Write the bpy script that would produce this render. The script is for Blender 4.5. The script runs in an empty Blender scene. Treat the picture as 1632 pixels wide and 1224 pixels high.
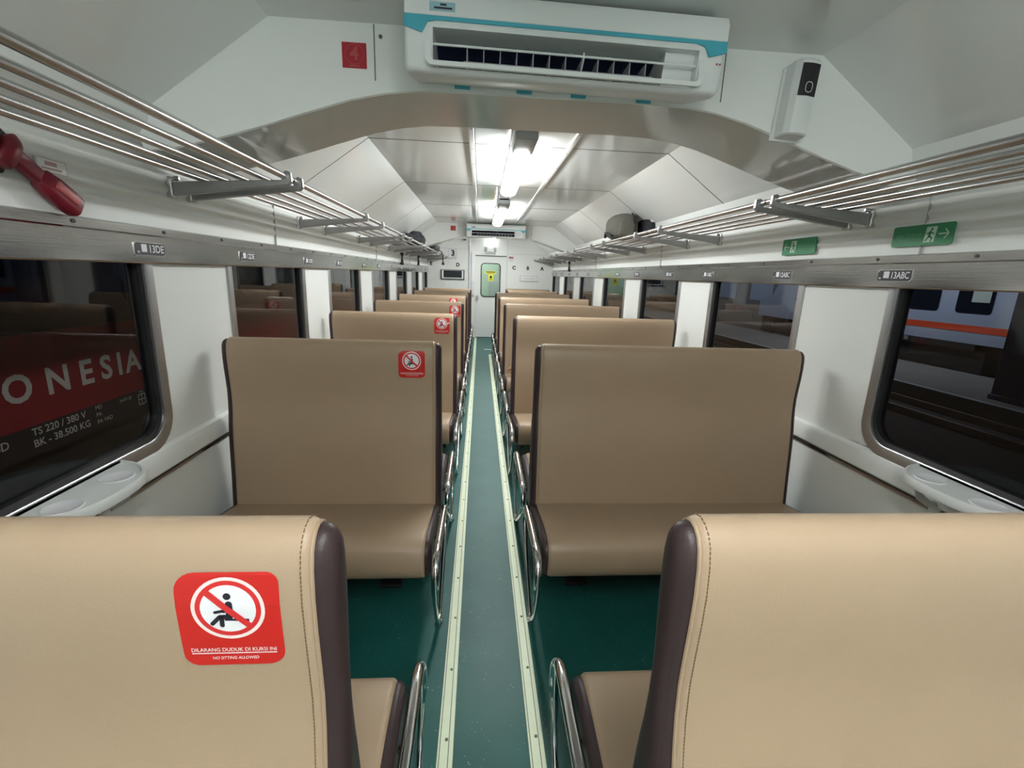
import bpy, bmesh, math, random
from mathutils import Vector, Matrix
random.seed(7)
SC = bpy.context.scene
COL = SC.collection

# ------------------------------------------------------------------ camera, world, exposure, outside lights
F_PX, YAW, PITCH, ROLL, CAM_H = 741.4885, 0.0740, 0.2306, 0.0334, 1.45
cy_, sy_ = math.cos(YAW), math.sin(YAW)
fwd = Vector((sy_ * math.cos(PITCH), cy_ * math.cos(PITCH), -math.sin(PITCH)))
rgt = Vector((cy_, -sy_, 0)); upv = rgt.cross(fwd)
r2 = rgt * math.cos(ROLL) + upv * math.sin(ROLL)
u2 = -rgt * math.sin(ROLL) + upv * math.cos(ROLL)
cam = bpy.data.cameras.new('camera'); cam_o = bpy.data.objects.new('camera', cam); COL.objects.link(cam_o)
cam.sensor_fit = 'HORIZONTAL'; cam.sensor_width = 36.0; cam.lens = 36.0 * F_PX / 1632.0
cam.clip_start = 0.02; cam.clip_end = 200
m = Matrix((r2, u2, -fwd)).transposed().to_4x4(); m.translation = (0, 0, CAM_H)
cam_o.matrix_world = m
SC.camera = cam_o

SC.view_settings.view_transform = 'Standard'
SC.view_settings.look = 'None'
SC.view_settings.gamma = 1.0
SC.view_settings.use_curve_mapping = False
SC.view_settings.exposure = 0.80
LAMP = 30.0           # ceiling lamp diffusers

world = bpy.data.worlds.new('night'); SC.world = world; world.use_nodes = True
world.node_tree.nodes['Background'].inputs[0].default_value = (0.30, 0.36, 0.55, 1)
world.node_tree.nodes['Background'].inputs[1].default_value = 0.012

def area(name, loc, rot, sx, sy, power, color=(1, 1, 1)):
    l = bpy.data.lights.new(name, 'AREA'); l.shape = 'RECTANGLE'; l.size = sx; l.size_y = sy
    l.energy = power; l.color = color
    o = bpy.data.objects.new(name, l); COL.objects.link(o); o.location = loc; o.rotation_euler = rot
    return o
# station lights over the far platform, out in the night
area('platform_light', (11.8, 16.0, 4.2), (0, math.radians(-35), 0), 0.4, 10.0, 140, (0.85, 0.93, 1.0))
area('platform_light', (11.8, 30.0, 4.2), (0, math.radians(-35), 0), 0.4, 10.0, 140, (0.85, 0.93, 1.0))

# ------------------------------------------------------------------ materials
MATS = {}
def mat(name, col, rough=0.5, metal=0.0, spec=0.5, bump=0.0, bscale=200.0, var=0.0, vscale=6.0, emis=None, estr=0.0, coat=0.0, brush=False):
    mt = bpy.data.materials.new(name); mt.use_nodes = True
    nt = mt.node_tree; b = nt.nodes['Principled BSDF']
    b.inputs['Base Color'].default_value = (*col, 1); b.inputs['Roughness'].default_value = rough
    b.inputs['Metallic'].default_value = metal; b.inputs['Specular IOR Level'].default_value = spec
    if coat: b.inputs['Coat Weight'].default_value = coat; b.inputs['Coat Roughness'].default_value = 0.08
    if emis: b.inputs['Emission Color'].default_value = (*emis, 1); b.inputs['Emission Strength'].default_value = estr
    tc = nt.nodes.new('ShaderNodeTexCoord')
    if var:
        n = nt.nodes.new('ShaderNodeTexNoise'); n.inputs['Scale'].default_value = vscale; n.inputs['Detail'].default_value = 5
        nt.links.new(tc.outputs['Object'], n.inputs['Vector'])
        mx = nt.nodes.new('ShaderNodeMix'); mx.data_type = 'RGBA'
        mx.inputs['A'].default_value = (*[c * (1 - var) for c in col], 1)
        mx.inputs['B'].default_value = (*[min(1, c * (1 + var)) for c in col], 1)
        nt.links.new(n.outputs['Fac'], mx.inputs['Factor']); nt.links.new(mx.outputs['Result'], b.inputs['Base Color'])
    if bump:
        n = nt.nodes.new('ShaderNodeTexNoise'); n.inputs['Scale'].default_value = bscale; n.inputs['Detail'].default_value = 3
        if brush:
            mp = nt.nodes.new('ShaderNodeMapping'); mp.inputs['Scale'].default_value = (1, 0.02, 1)
            nt.links.new(tc.outputs['Object'], mp.inputs['Vector']); nt.links.new(mp.outputs['Vector'], n.inputs['Vector'])
        else:
            nt.links.new(tc.outputs['Object'], n.inputs['Vector'])
        bp = nt.nodes.new('ShaderNodeBump'); bp.inputs['Strength'].default_value = bump; bp.inputs['Distance'].default_value = 0.002
        nt.links.new(n.outputs['Fac'], bp.inputs['Height']); nt.links.new(bp.outputs['Normal'], b.inputs['Normal'])
    MATS[name] = mt
    return mt
def srgb(r, g, b):
    return tuple(((c / 255) / 12.92 if c / 255 <= .04045 else ((c / 255 + .055) / 1.055) ** 2.4) for c in (r, g, b))

WHITE = mat('white_wall_paint', (.80, .825, .805), .38, var=.03, vscale=3, bump=.05, bscale=60)
GLOSS = mat('glossy_ceiling_paint', (.82, .845, .83), .11, spec=.8, var=.03, vscale=2, bump=.10, bscale=5)
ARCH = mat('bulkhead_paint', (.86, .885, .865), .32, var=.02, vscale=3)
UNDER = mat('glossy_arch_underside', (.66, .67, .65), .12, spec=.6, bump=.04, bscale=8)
STEEL = mat('brushed_steel', (.46, .45, .44), .14, 1.0, bump=.05, bscale=300, brush=True, var=.06, vscale=1.5)
ALU = mat('aluminium_frame', (.50, .51, .53), .34, 1.0, var=.05, vscale=8)
RACK = mat('rack_tube_steel', (.56, .55, .54), .24, 1.0, var=.05, vscale=20)
CAST = mat('rack_bracket_grey', (.38, .38, .38), .40, .7, var=.08, vscale=30)
CHROME = mat('chrome', (.74, .74, .76), .10, 1.0, var=.03, vscale=30)
VINYL = mat('tan_vinyl', srgb(166, 144, 120), .40, spec=.4, bump=.22, bscale=420, var=.05, vscale=7)
BROWN = mat('dark_brown_vinyl', srgb(54, 41, 42), .42, spec=.4, bump=.2, bscale=420, var=.08, vscale=20)
THREAD = mat('stitch_thread', srgb(120, 95, 68), .7, var=.1, vscale=90)
BLACK = mat('black_underframe', (.012, .012, .012), .55, var=.2, vscale=20)
BLACKP = mat('black_plastic', (.015, .015, .017), .35, var=.1, vscale=30)
RUBBER = mat('black_rubber', (.010, .010, .011), .5, var=.1, vscale=30)
STRIP = mat('pale_green_strip', srgb(226, 236, 206), .42, var=.06, vscale=25, bump=.05, bscale=80)
STRIPL = mat('strip_groove', srgb(96, 104, 84), .6, var=.15, vscale=40)
PLW = mat('white_plastic', (.76, .79, .78), .30, var=.02, vscale=12)
PLG = mat('grey_plastic', (.42, .44, .45), .40, var=.04, vscale=12)
TEAL = mat('teal_trim', srgb(74, 170, 188), .35, var=.04, vscale=20)
NAVY = mat('dark_blue_vent', srgb(36, 40, 66), .5, var=.2, vscale=12)
RED = mat('red_sticker', srgb(196, 32, 26), .38, var=.05, vscale=15)
RED2 = mat('ring_red', srgb(206, 44, 44), .38, var=.04, vscale=15)
DULLRED = mat('dull_red_sign', srgb(176, 40, 50), .4, var=.08, vscale=30)
DULLRED2 = mat('dull_red_print', srgb(186, 86, 88), .4, var=.08, vscale=30)
INK = mat('black_ink', (.014, .013, .022), .45, var=.1, vscale=30)
SWHITE = mat('sticker_white', (.80, .80, .83), .4, var=.03, vscale=20)
SPINK = mat('sticker_pale_print', (.84, .70, .68), .4, var=.03, vscale=20)
GREEN = mat('evacuation_green', srgb(24, 128, 78), .42, var=.06, vscale=15)
PALE = mat('sign_pale_print', srgb(190, 220, 200), .45, var=.06, vscale=30)
PALE2 = mat('sign_faint_print', srgb(92, 170, 128), .45, var=.06, vscale=30)
HAMRED = mat('emergency_hammer_red', srgb(128, 26, 44), .28, var=.1, vscale=20)
YELLOW = mat('yellow_sticker', srgb(240, 232, 60), .45, var=.05, vscale=25)
GREYBAG = mat('grey_canvas', srgb(98, 96, 88), .8, bump=.4, bscale=300, var=.1, vscale=14)
BLKBAG = mat('black_canvas', srgb(34, 35, 42), .75, bump=.4, bscale=300, var=.2, vscale=14)
SCREEN = mat('dark_screen', (.012, .014, .022), .12, var=.1, vscale=6)
SKIN = mat('skin', srgb(150, 108, 82), .5, bump=.1, bscale=200, var=.06, vscale=30)
SHIRT = mat('dark_cloth', srgb(58, 60, 70), .85, bump=.3, bscale=200, var=.1, vscale=20)
HAIR = mat('black_hair', (.01, .009, .008), .5, var=.2, vscale=60)
VEST = mat('vestibule_paint', srgb(190, 204, 192), .45, var=.04, vscale=4)
TRAINW = mat('pale_blue_train_paint', srgb(160, 170, 188), .4, var=.05, vscale=2)
TRAINO = mat('orange_train_stripe', srgb(220, 84, 50), .4, var=.05, vscale=2)
TRAINR = mat('dark_red_train_paint', srgb(156, 32, 40), .4, var=.08, vscale=2)
TRAIND = mat('dark_train_paint', srgb(40, 36, 36), .5, var=.15, vscale=2)
LETTER = mat('cream_lettering', srgb(232, 226, 208), .5, var=.05, vscale=5)
ASPH = mat('platform_concrete', srgb(120, 118, 114), .8, var=.15, vscale=1.5, bump=.2, bscale=20)
BALLAST = mat('track_ballast', srgb(70, 66, 62), .9, var=.3, vscale=8, bump=.8, bscale=12)
RUST = mat('rail_steel', srgb(140, 124, 108), .4, .8, var=.1, vscale=20)
NAVYP = mat('navy_roof_and_reflection', srgb(44, 52, 92), .5, var=.08, vscale=3)  # building roof, and the post that stands for a window reflection
BROWNP = mat('seam_dark', (.10, .10, .095), .6, var=.1, vscale=20)
DIFF = mat('lit_diffuser', (.9, .9, .9), .5, emis=(0.98, 1.0, 0.985), estr=LAMP)
BULB = mat('lit_bulb', (.9, .9, .9), .5, emis=(1.0, 1.0, .98), estr=4.0)

def floor_mat():
    mt = bpy.data.materials.new('green_vinyl_floor'); mt.use_nodes = True
    nt = mt.node_tree; b = nt.nodes['Principled BSDF']; L = nt.links.new
    tc = nt.nodes.new('ShaderNodeTexCoord')
    n = nt.nodes.new('ShaderNodeTexNoise'); n.inputs['Scale'].default_value = 5; n.inputs['Detail'].default_value = 6
    L(tc.outputs['Object'], n.inputs['Vector'])
    mx = nt.nodes.new('ShaderNodeMix'); mx.data_type = 'RGBA'
    mx.inputs['A'].default_value = (*srgb(22, 78, 74), 1); mx.inputs['B'].default_value = (*srgb(36, 98, 93), 1)
    L(n.outputs['Fac'], mx.inputs['Factor'])
    v = nt.nodes.new('ShaderNodeTexVoronoi'); v.inputs['Scale'].default_value = 85
    L(tc.outputs['Object'], v.inputs['Vector'])
    cr = nt.nodes.new('ShaderNodeValToRGB'); cr.color_ramp.elements[0].position = .06; cr.color_ramp.elements[1].position = .16
    cr.color_ramp.elements[0].color = (1, 1, 1, 1); cr.color_ramp.elements[1].color = (0, 0, 0, 1)
    L(v.outputs['Distance'], cr.inputs['Fac'])
    n2 = nt.nodes.new('ShaderNodeTexNoise'); n2.inputs['Scale'].default_value = 14
    L(tc.outputs['Object'], n2.inputs['Vector'])
    cr2 = nt.nodes.new('ShaderNodeValToRGB'); cr2.color_ramp.elements[0].position = .52; cr2.color_ramp.elements[1].position = .66
    L(n2.outputs['Fac'], cr2.inputs['Fac'])
    mu = nt.nodes.new('ShaderNodeMath'); mu.operation = 'MULTIPLY'
    L(cr.outputs['Color'], mu.inputs[0]); L(cr2.outputs['Color'], mu.inputs[1])
    mx2 = nt.nodes.new('ShaderNodeMix'); mx2.data_type = 'RGBA'; mx2.inputs['B'].default_value = (*srgb(190, 215, 205), 1)
    L(mu.outputs['Value'], mx2.inputs['Factor']); L(mx.outputs['Result'], mx2.inputs['A']); L(mx2.outputs['Result'], b.inputs['Base Color'])
    b.inputs['Roughness'].default_value = .42; b.inputs['Specular IOR Level'].default_value = .3
    n3 = nt.nodes.new('ShaderNodeTexNoise'); n3.inputs['Scale'].default_value = 30
    L(tc.outputs['Object'], n3.inputs['Vector'])
    bp = nt.nodes.new('ShaderNodeBump'); bp.inputs['Strength'].default_value = .12; bp.inputs['Distance'].default_value = .003
    L(n3.outputs['Fac'], bp.inputs['Height']); L(bp.outputs['Normal'], b.inputs['Normal'])
    return mt
FLOOR = floor_mat()

def glass_mat(name, tint, base=.045, gain=1.0):
    mt = bpy.data.materials.new(name); mt.use_nodes = True
    nt = mt.node_tree; nt.nodes.remove(nt.nodes['Principled BSDF']); L = nt.links.new
    out = nt.nodes['Material Output']
    lw = nt.nodes.new('ShaderNodeLayerWeight'); lw.inputs['Blend'].default_value = .5
    pw = nt.nodes.new('ShaderNodeMath'); pw.operation = 'POWER'; pw.inputs[1].default_value = 4.0
    L(lw.outputs['Facing'], pw.inputs[0])
    ma = nt.nodes.new('ShaderNodeMath'); ma.operation = 'MULTIPLY_ADD'; ma.inputs[1].default_value = .8 * gain; ma.inputs[2].default_value = base
    L(pw.outputs[0], ma.inputs[0])
    n = nt.nodes.new('ShaderNodeTexNoise'); n.inputs['Scale'].default_value = 2.0
    tc = nt.nodes.new('ShaderNodeTexCoord'); L(tc.outputs['Object'], n.inputs['Vector'])
    mx = nt.nodes.new('ShaderNodeMix'); mx.data_type = 'RGBA'
    mx.inputs['A'].default_value = (*[t * .94 for t in tint], 1); mx.inputs['B'].default_value = (*tint, 1)
    L(n.outputs['Fac'], mx.inputs['Factor'])
    tr = nt.nodes.new('ShaderNodeBsdfTransparent'); L(mx.outputs['Result'], tr.inputs['Color'])
    gl = nt.nodes.new('ShaderNodeBsdfGlossy'); gl.inputs['Roughness'].default_value = .01
    ms = nt.nodes.new('ShaderNodeMixShader'); L(ma.outputs[0], ms.inputs[0]); L(tr.outputs[0], ms.inputs[1]); L(gl.outputs[0], ms.inputs[2])
    L(ms.outputs[0], out.inputs['Surface'])
    return mt
GLASS = glass_mat('tinted_window_glass', (.80, .80, .82), .02)
DOORGL = glass_mat('door_glass', (.93, .97, .94), .02)

# ------------------------------------------------------------------ mesh helpers
class MB:
    def __init__(s): s.v = []; s.f = []; s.mi = []; s.k = 0
    def add(s, vs, fs):
        o = len(s.v); s.v += [tuple(p) for p in vs]; s.f += [tuple(i + o for i in f) for f in fs]; s.mi += [s.k] * len(fs); return s
    def box(s, x0, x1, y0, y1, z0, z1, bev=0.0):
        if bev <= 0:
            vs = [(x, y, z) for x in (x0, x1) for y in (y0, y1) for z in (z0, z1)]
            return s.add(vs, [(0, 1, 3, 2), (4, 6, 7, 5), (0, 4, 5, 1), (2, 3, 7, 6), (0, 2, 6, 4), (1, 5, 7, 3)])
        bm = bmesh.new(); bmesh.ops.create_cube(bm, size=1)
        for v in bm.verts:
            v.co = Vector(((x0 + x1) / 2 + v.co.x * (x1 - x0), (y0 + y1) / 2 + v.co.y * (y1 - y0), (z0 + z1) / 2 + v.co.z * (z1 - z0)))
        bmesh.ops.bevel(bm, geom=list(bm.edges), offset=bev, segments=3, profile=.5, affect='EDGES')
        return s.bm(bm)
    def bm(s, bm, M=None):
        bm.verts.index_update()
        s.add([(M @ v.co if M else v.co) for v in bm.verts], [tuple(v.index for v in f.verts) for f in bm.faces]); bm.free(); return s
    def mesh(s, me, M=None, fn=None):
        vs = []
        for v in me.vertices:
            p = M @ v.co if M else v.co.copy()
            vs.append(fn(p) if fn else p)
        return s.add(vs, [tuple(p.vertices) for p in me.polygons])
    def tube(s, pts, r, n=10, closed=False, caps=True):
        pts = [Vector(p) for p in pts]; N = len(pts); rs = r if isinstance(r, (list, tuple)) else [r] * N
        T = []
        for i in range(N):
            a = pts[(i - 1) % N] if (closed or i > 0) else pts[i]; b = pts[(i + 1) % N] if (closed or i < N - 1) else pts[i]
            T.append((b - a).normalized())
        up = Vector((0, 0, 1)) if abs(T[0].z) < .9 else Vector((1, 0, 0))
        nrm = (up - T[0] * up.dot(T[0])).normalized(); vs = []
        for i in range(N):
            nrm = (nrm - T[i] * nrm.dot(T[i])).normalized(); bn = T[i].cross(nrm)
            for j in range(n):
                a = 2 * math.pi * j / n; vs.append(pts[i] + (nrm * math.cos(a) + bn * math.sin(a)) * rs[i])
        fs = []
        for i in range(N if closed else N - 1):
            for j in range(n):
                a = i * n + j; b = i * n + (j + 1) % n; c = ((i + 1) % N) * n + (j + 1) % n; d = ((i + 1) % N) * n + j
                fs.append((a, b, c, d))
        if not closed and caps: fs += [tuple(range(n))[::-1], tuple(range((N - 1) * n, N * n))]
        return s.add(vs, fs)
    def loft(s, rings, caps=True):
        n = len(rings[0]); vs = [p for r in rings for p in r]; fs = []
        for i in range(len(rings) - 1):
            for j in range(n):
                fs.append((i * n + j, i * n + (j + 1) % n, (i + 1) * n + (j + 1) % n, (i + 1) * n + j))
        if caps: fs += [tuple(range(n))[::-1], tuple(range((len(rings) - 1) * n, len(rings) * n))]
        return s.add(vs, fs)
    def prism_y(s, prof, y0, y1): return s.loft([[(x, y0, z) for x, z in prof], [(x, y1, z) for x, z in prof]])
    def prism_x(s, prof, x0, x1): return s.loft([[(x0, y, z) for y, z in prof], [(x1, y, z) for y, z in prof]])
    def lathe(s, prof, c=(0, 0, 0), axis='z', n=24):
        rings = []
        for r, h in prof:
            ring = []
            for j in range(n):
                a = 2 * math.pi * j / n; p = (r * math.cos(a), r * math.sin(a), h)
                if axis == 'y': p = (p[0], h, p[1])
                if axis == 'x': p = (h, p[0], p[1])
                ring.append((p[0] + c[0], p[1] + c[1], p[2] + c[2]))
            rings.append(ring)
        return s.loft(rings)
    def build(s, name, mats, parent=None, smooth=35, M=None, off=None):
        me = bpy.data.meshes.new(name)
        vs = s.v
        if off: vs = [(p[0] - off[0], p[1] - off[1], p[2] - off[2]) for p in vs]
        me.from_pydata(vs, [], s.f)
        bm = bmesh.new(); bm.from_mesh(me); bmesh.ops.recalc_face_normals(bm, faces=bm.faces); bm.to_mesh(me); bm.free()
        for q in (mats if isinstance(mats, (list, tuple)) else [mats]): me.materials.append(q)
        me.polygons.foreach_set('material_index', s.mi)
        if smooth:
            me.polygons.foreach_set('use_smooth', [True] * len(me.polygons)); me.set_sharp_from_angle(angle=math.radians(smooth))
        me.update()
        o = bpy.data.objects.new(name, me); COL.objects.link(o)
        if parent: o.parent = parent
        return o

def tag(o, label=None, cat=None, group=None, kind=None):
    if label: o['label'] = label
    if cat: o['category'] = cat
    if group: o['group'] = group
    if kind: o['kind'] = kind
    return o
def struct(o): o['kind'] = 'structure'; return o
def thing(name, label, cat, loc=(0, 0, 0), group=None):
    o = bpy.data.objects.new(name, None); o.empty_display_size = .1; COL.objects.link(o); o.location = loc
    return tag(o, label, cat, group)
def dup(o, parent=None, loc=None, rot=None):
    c = o.copy(); COL.objects.link(c)
    if parent: c.parent = parent
    if loc is not None: c.location = loc
    if rot is not None: c.rotation_euler = rot
    for ch in list(o.children): dup(ch, c)
    return c

# ---- flat shapes and lettering
def frame(origin, right, up):
    r, u = Vector(right).normalized(), Vector(up).normalized(); n = r.cross(u)
    M = Matrix((r, u, n)).transposed().to_4x4(); M.translation = Vector(origin); return M
def curve_mesh(loops, depth=0.0):
    cu = bpy.data.curves.new('t', 'CURVE'); cu.dimensions = '2D'; cu.fill_mode = 'BOTH'; cu.extrude = depth
    for lp in loops:
        sp = cu.splines.new('POLY'); sp.points.add(len(lp) - 1); sp.use_cyclic_u = True
        for i, p in enumerate(lp): sp.points[i].co = (p[0], p[1], 0, 1)
    ob = bpy.data.objects.new('t', cu); me = bpy.data.meshes.new_from_object(ob)
    bpy.data.objects.remove(ob); bpy.data.curves.remove(cu); return me
def text_mesh(txt, size, bold=0.0, shear=0.0, sx=1.0, ax='CENTER', sp=1.0):
    cu = bpy.data.curves.new('t', 'FONT'); cu.body = txt; cu.size = size; cu.offset = bold * size; cu.shear = shear
    cu.align_x = ax; cu.align_y = 'CENTER'; cu.resolution_u = 3; cu.space_character = sp; cu.fill_mode = 'BOTH'
    ob = bpy.data.objects.new('t', cu); me = bpy.data.meshes.new_from_object(ob)
    for v in me.vertices: v.co.x *= sx
    bpy.data.objects.remove(ob); bpy.data.curves.remove(cu); return me
def rrect(x0, x1, y0, y1, r, n=6, rs=None):
    rs = rs or (r, r, r, r); out = []        # order: br, tr, tl, bl
    for (cx, cy, a0, q) in ((x1, y0, -90, 0), (x1, y1, 0, 1), (x0, y1, 90, 2), (x0, y0, 180, 3)):
        rr = rs[q]; sx = -1 if cx == x1 else 1; sy = -1 if cy == y1 else 1
        for i in range(n + 1):
            a = math.radians(a0 + 90 * i / n); out.append((cx + sx * rr + rr * math.cos(a), cy + sy * rr + rr * math.sin(a)))
    return out
def circ(x, y, r, n=40): return [(x + r * math.cos(2 * math.pi * i / n), y + r * math.sin(2 * math.pi * i / n)) for i in range(n)]
def capsule(a, b, r, n=8):
    ax, ay = a; bx, by = b; t = math.atan2(by - ay, bx - ax); out = []
    for i in range(n + 1):
        q = t + math.pi / 2 + math.pi * i / n; out.append((ax + r * math.cos(q), ay + r * math.sin(q)))
    for i in range(n + 1):
        q = t - math.pi / 2 + math.pi * i / n; out.append((bx + r * math.cos(q), by + r * math.sin(q)))
    return out
def put(name, meshes, M, mt, parent=None, n=0.0, fn=None, smooth=0):
    """flat printed shapes lifted n off the frame M"""
    b = MB()
    T = M @ Matrix.Translation((0, 0, n))
    for me, dx, dy in meshes: b.mesh(me, T @ Matrix.Translation((dx, dy, 0)), fn)
    return b.build(name, mt, parent, smooth)
def slab(loops, M, d, name, mt, parent=None):
    """solid plate standing on frame M, thickness d"""
    me = curve_mesh(loops, d / 2); b = MB(); b.mesh(me, M @ Matrix.Translation((0, 0, d / 2))); return b.build(name, mt, parent, 30)

# ------------------------------------------------------------------ the setting
WL, WR, XC = -1.19, 1.6613, 0.2356
Y0, YE = -3.6, 10.87
ZC, CA = 2.20, 0.90
P = 1.5055
WFAR, WLEN = 1.82, 1.0
def mir(x): return 2 * XC - x

b = MB(); b.box(WL - .1, WR + .1, Y0 - .1, YE + .1, -.12, 0); struct(b.build('floor', FLOOR, smooth=0))

# ceiling: flat middle, sloped flanks and curved cornices
half = [(CA, ZC), (CA + .385, 1.93), (CA + .395, 1.885), (CA + .43, 1.845), (CA + .49, 1.81), (WR - XC + .002, 1.79)]
b = MB(); b.prism_y([(XC - CA, ZC), (XC + CA, ZC), (XC + CA + .03, ZC + .06), (XC - CA - .03, ZC + .06)], Y0, YE + .02)
ceil = struct(b.build('ceiling', [GLOSS], smooth=25))
for q, i in ((-1, 12), (1, 13)):
    pr = [(XC + q * x, z) for x, z in half]; b = MB()
    b.prism_y(pr + [(XC + (x - XC) * 1.06, z + .06) for x, z in pr][::-1], Y0, YE + .02); struct(b.build('trim_%d' % i, [GLOSS], smooth=25))
b = MB()
for y in (3.02, 4.35, 5.65, 6.9, 9.0):
    for (x0, z0), (x1, z1) in (((XC - .9, ZC), (XC + .9, ZC)), ((XC + .9, ZC), (XC + 1.285, 1.93)), ((XC - .9, ZC), (XC - 1.285, 1.93))):
        b.loft([[(x0, y - .003, z0 - .0015), (x0, y + .003, z0 - .0015), (x0, y + .003, z0 + .002), (x0, y - .003, z0 + .002)],
                [(x1, y - .003, z1 - .0015), (x1, y + .003, z1 - .0015), (x1, y + .003, z1 + .002), (x1, y - .003, z1 + .002)]])
b.build('panel_seams', BROWNP, ceil, smooth=0)
for i, x in enumerate((-.062, .522)):
    b = MB(); b.box(x - .016, x + .016, 2.07, 7.65, ZC - .012, ZC + .002, .003); b.k = 1; b.box(x + .017, x + .022, 2.07, 7.65, ZC - .004, ZC + .002)
    b.k = 1
    for k in range(14): b.lathe([(.004, 0), (.004, .002)], (x, 2.3 + k * .4, ZC - .0135), n=8)
    struct(b.build('trim_%d' % (1 + i), [GLOSS, BROWNP], smooth=30))

# side walls with rounded window openings
wins = [WFAR + k * P for k in range(7)]
def wall(side):
    left = side == 'left'; X = WL if left else WR; s = -1 if left else 1
    M = frame((X, 0, 0), (0, 1, 0), (0, 0, 1)) if left else frame((X, 0, 0), (0, -1, 0), (0, 0, 1))
    u = (lambda y: y) if left else (lambda y: -y)
    loops = [[(u(Y0), 0), (u(YE + .02), 0), (u(YE + .02), 1.56), (u(Y0), 1.56)]]
    for yf in wins:
        a, c = sorted((u(yf - WLEN + .012), u(yf - .012)))
        loops.append(rrect(a, c, .782, 1.50, .12, rs=(.12, .05, .05, .12)))
    me = curve_mesh(loops, .025); b = MB(); b.mesh(me, M @ Matrix.Translation((0, 0, -.025)))
    # ribbed upper panel
    zs = [1.555, 1.575, 1.60]; N = 72
    pr = [(X, 1.55), (X, 1.615)]
    for i in range(N + 1):
        z = 1.62 + (1.785 - 1.62) * i / N
        pr.append((X + s * (-.0045 + .0045 * math.cos(2 * math.pi * 4 * i / N)), z))
    pr += [(X, 1.80), (X + s * .05, 1.80), (X + s * .05, 1.55)]
    b.prism_y(pr, Y0, YE + .02)
    w = struct(b.build('wall_' + side, WHITE, smooth=28))
    b = MB()
    for y in ((2.9, 5.6, 8.2) if left else (4.33, 6.81, 1.72)):
        b.box(X - .0095 if not left else X - .003, X + .003 if not left else X + .0095, y - .0015, y + .0015, 1.56, 1.80)
    b.build('panel_seams', PLG, w, smooth=0)
    if not left:
        put('paint_chip', [(curve_mesh([[(-1.875, .7835), (-1.82, .7850), (-1.80, .7835), (-1.765, .7870), (-1.735, .7845), (-1.70, .7860), (-1.69, .7838), (-1.74, .7825), (-1.78, .7838), (-1.82, .7825)]]), 0, 0)], M, BLACKP, w, n=.0006)
    # sill ledge and double chrome line
    q = -s
    b = MB(); b.prism_y([(X - q * .01, .688), (X + q * .022, .688), (X + q * .026, .694), (X + q * .026, .745), (X + q * .018, .768), (X - q * .01, .782)], Y0, YE)
    b.k = 1; b.prism_y([(X - q * .01, .664), (X + q * .012, .664), (X + q * .012, .674), (X - q * .01, .674)], Y0, YE)
    b.k = 2; b.prism_y([(X - q * .01, .674), (X + q * .007, .674), (X + q * .007, .688), (X - q * .01, .688)], Y0, YE)
    struct(b.build('trim_%d' % (3 if left else 4), [WHITE, STEEL, BROWNP], smooth=30))
    # steel band above the windows with screwed strip
    b = MB(); b.prism_y([(X - q * .01, 1.452), (X + q * .023, 1.447), (X + q * .0265, 1.452), (X + q * .0270, 1.540), (X + q * .0225, 1.545), (X - q * .01, 1.545)], Y0, YE)
    b.prism_y([(X - q * .01, 1.545), (X + q * .012, 1.545), (X + q * .012, 1.572), (X + q * .006, 1.576), (X - q * .01, 1.576)], Y0, YE)
    b.k = 1
    for k in range(30):
        y = -.9 + k * .4
        b.lathe([(.006, 0), (.006, q * .003), (.003, q * .0045)], (X + q * .0125, y, 1.561), axis='x', n=8)
    struct(b.build('trim_%d' % (5 if left else 6), [STEEL, BROWNP], smooth=30))
    # windows
    for k, yf in enumerate(wins):
        a, c = sorted((u(yf - WLEN), u(yf)))
        idx = k + 1 + (0 if left else 7)
        out = rrect(a, c, .768, 1.515, .13, 8, rs=(.13, .05, .05, .13))
        inn = rrect(a + .046, c - .046, .816, 1.49, .10, 8, rs=(.10, .04, .04, .10))
        inn2 = rrect(a + .058, c - .058, .830, 1.48, .09, 8, rs=(.09, .035, .035, .09))
        b = MB()
        o3 = [[M @ Vector((p[0], p[1], d)) for p in lp] for lp, d in ((out, -.045), (out, .004), ([(p[0] + (a + c - 2 * p[0]) * .006, p[1] + (1.14 - p[1]) * .008) for p in out], .010), ([(p[0] + (p[0] - (a + c) / 2) * .012, p[1] + (p[1] - 1.15) * .015) for p in inn], .010), (inn, .006), (inn, -.045))]
        b.loft(o3 + [o3[0]], caps=False)
        w = struct(b.build('window_%d' % idx, ALU, smooth=40))
        b = MB(); r3 = [[M @ Vector((p[0], p[1], d)) for p in lp] for lp, d in ((inn, -.002), (inn2, -.008), (inn2, -.045), (inn, -.045))]
        b.loft(r3 + [r3[0]], caps=False); b.build('gasket', RUBBER, w, smooth=40)
        pane = rrect(a + .05, c - .05, .82, 1.487, .09, 8)
        b = MB(); b.loft([[M @ Vector((p[0], p[1], d)) for p in pane] for d in (-.024, -.030)])
        b.build('glass_pane', GLASS, w, smooth=0)
wall('left'); wall('right')

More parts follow.
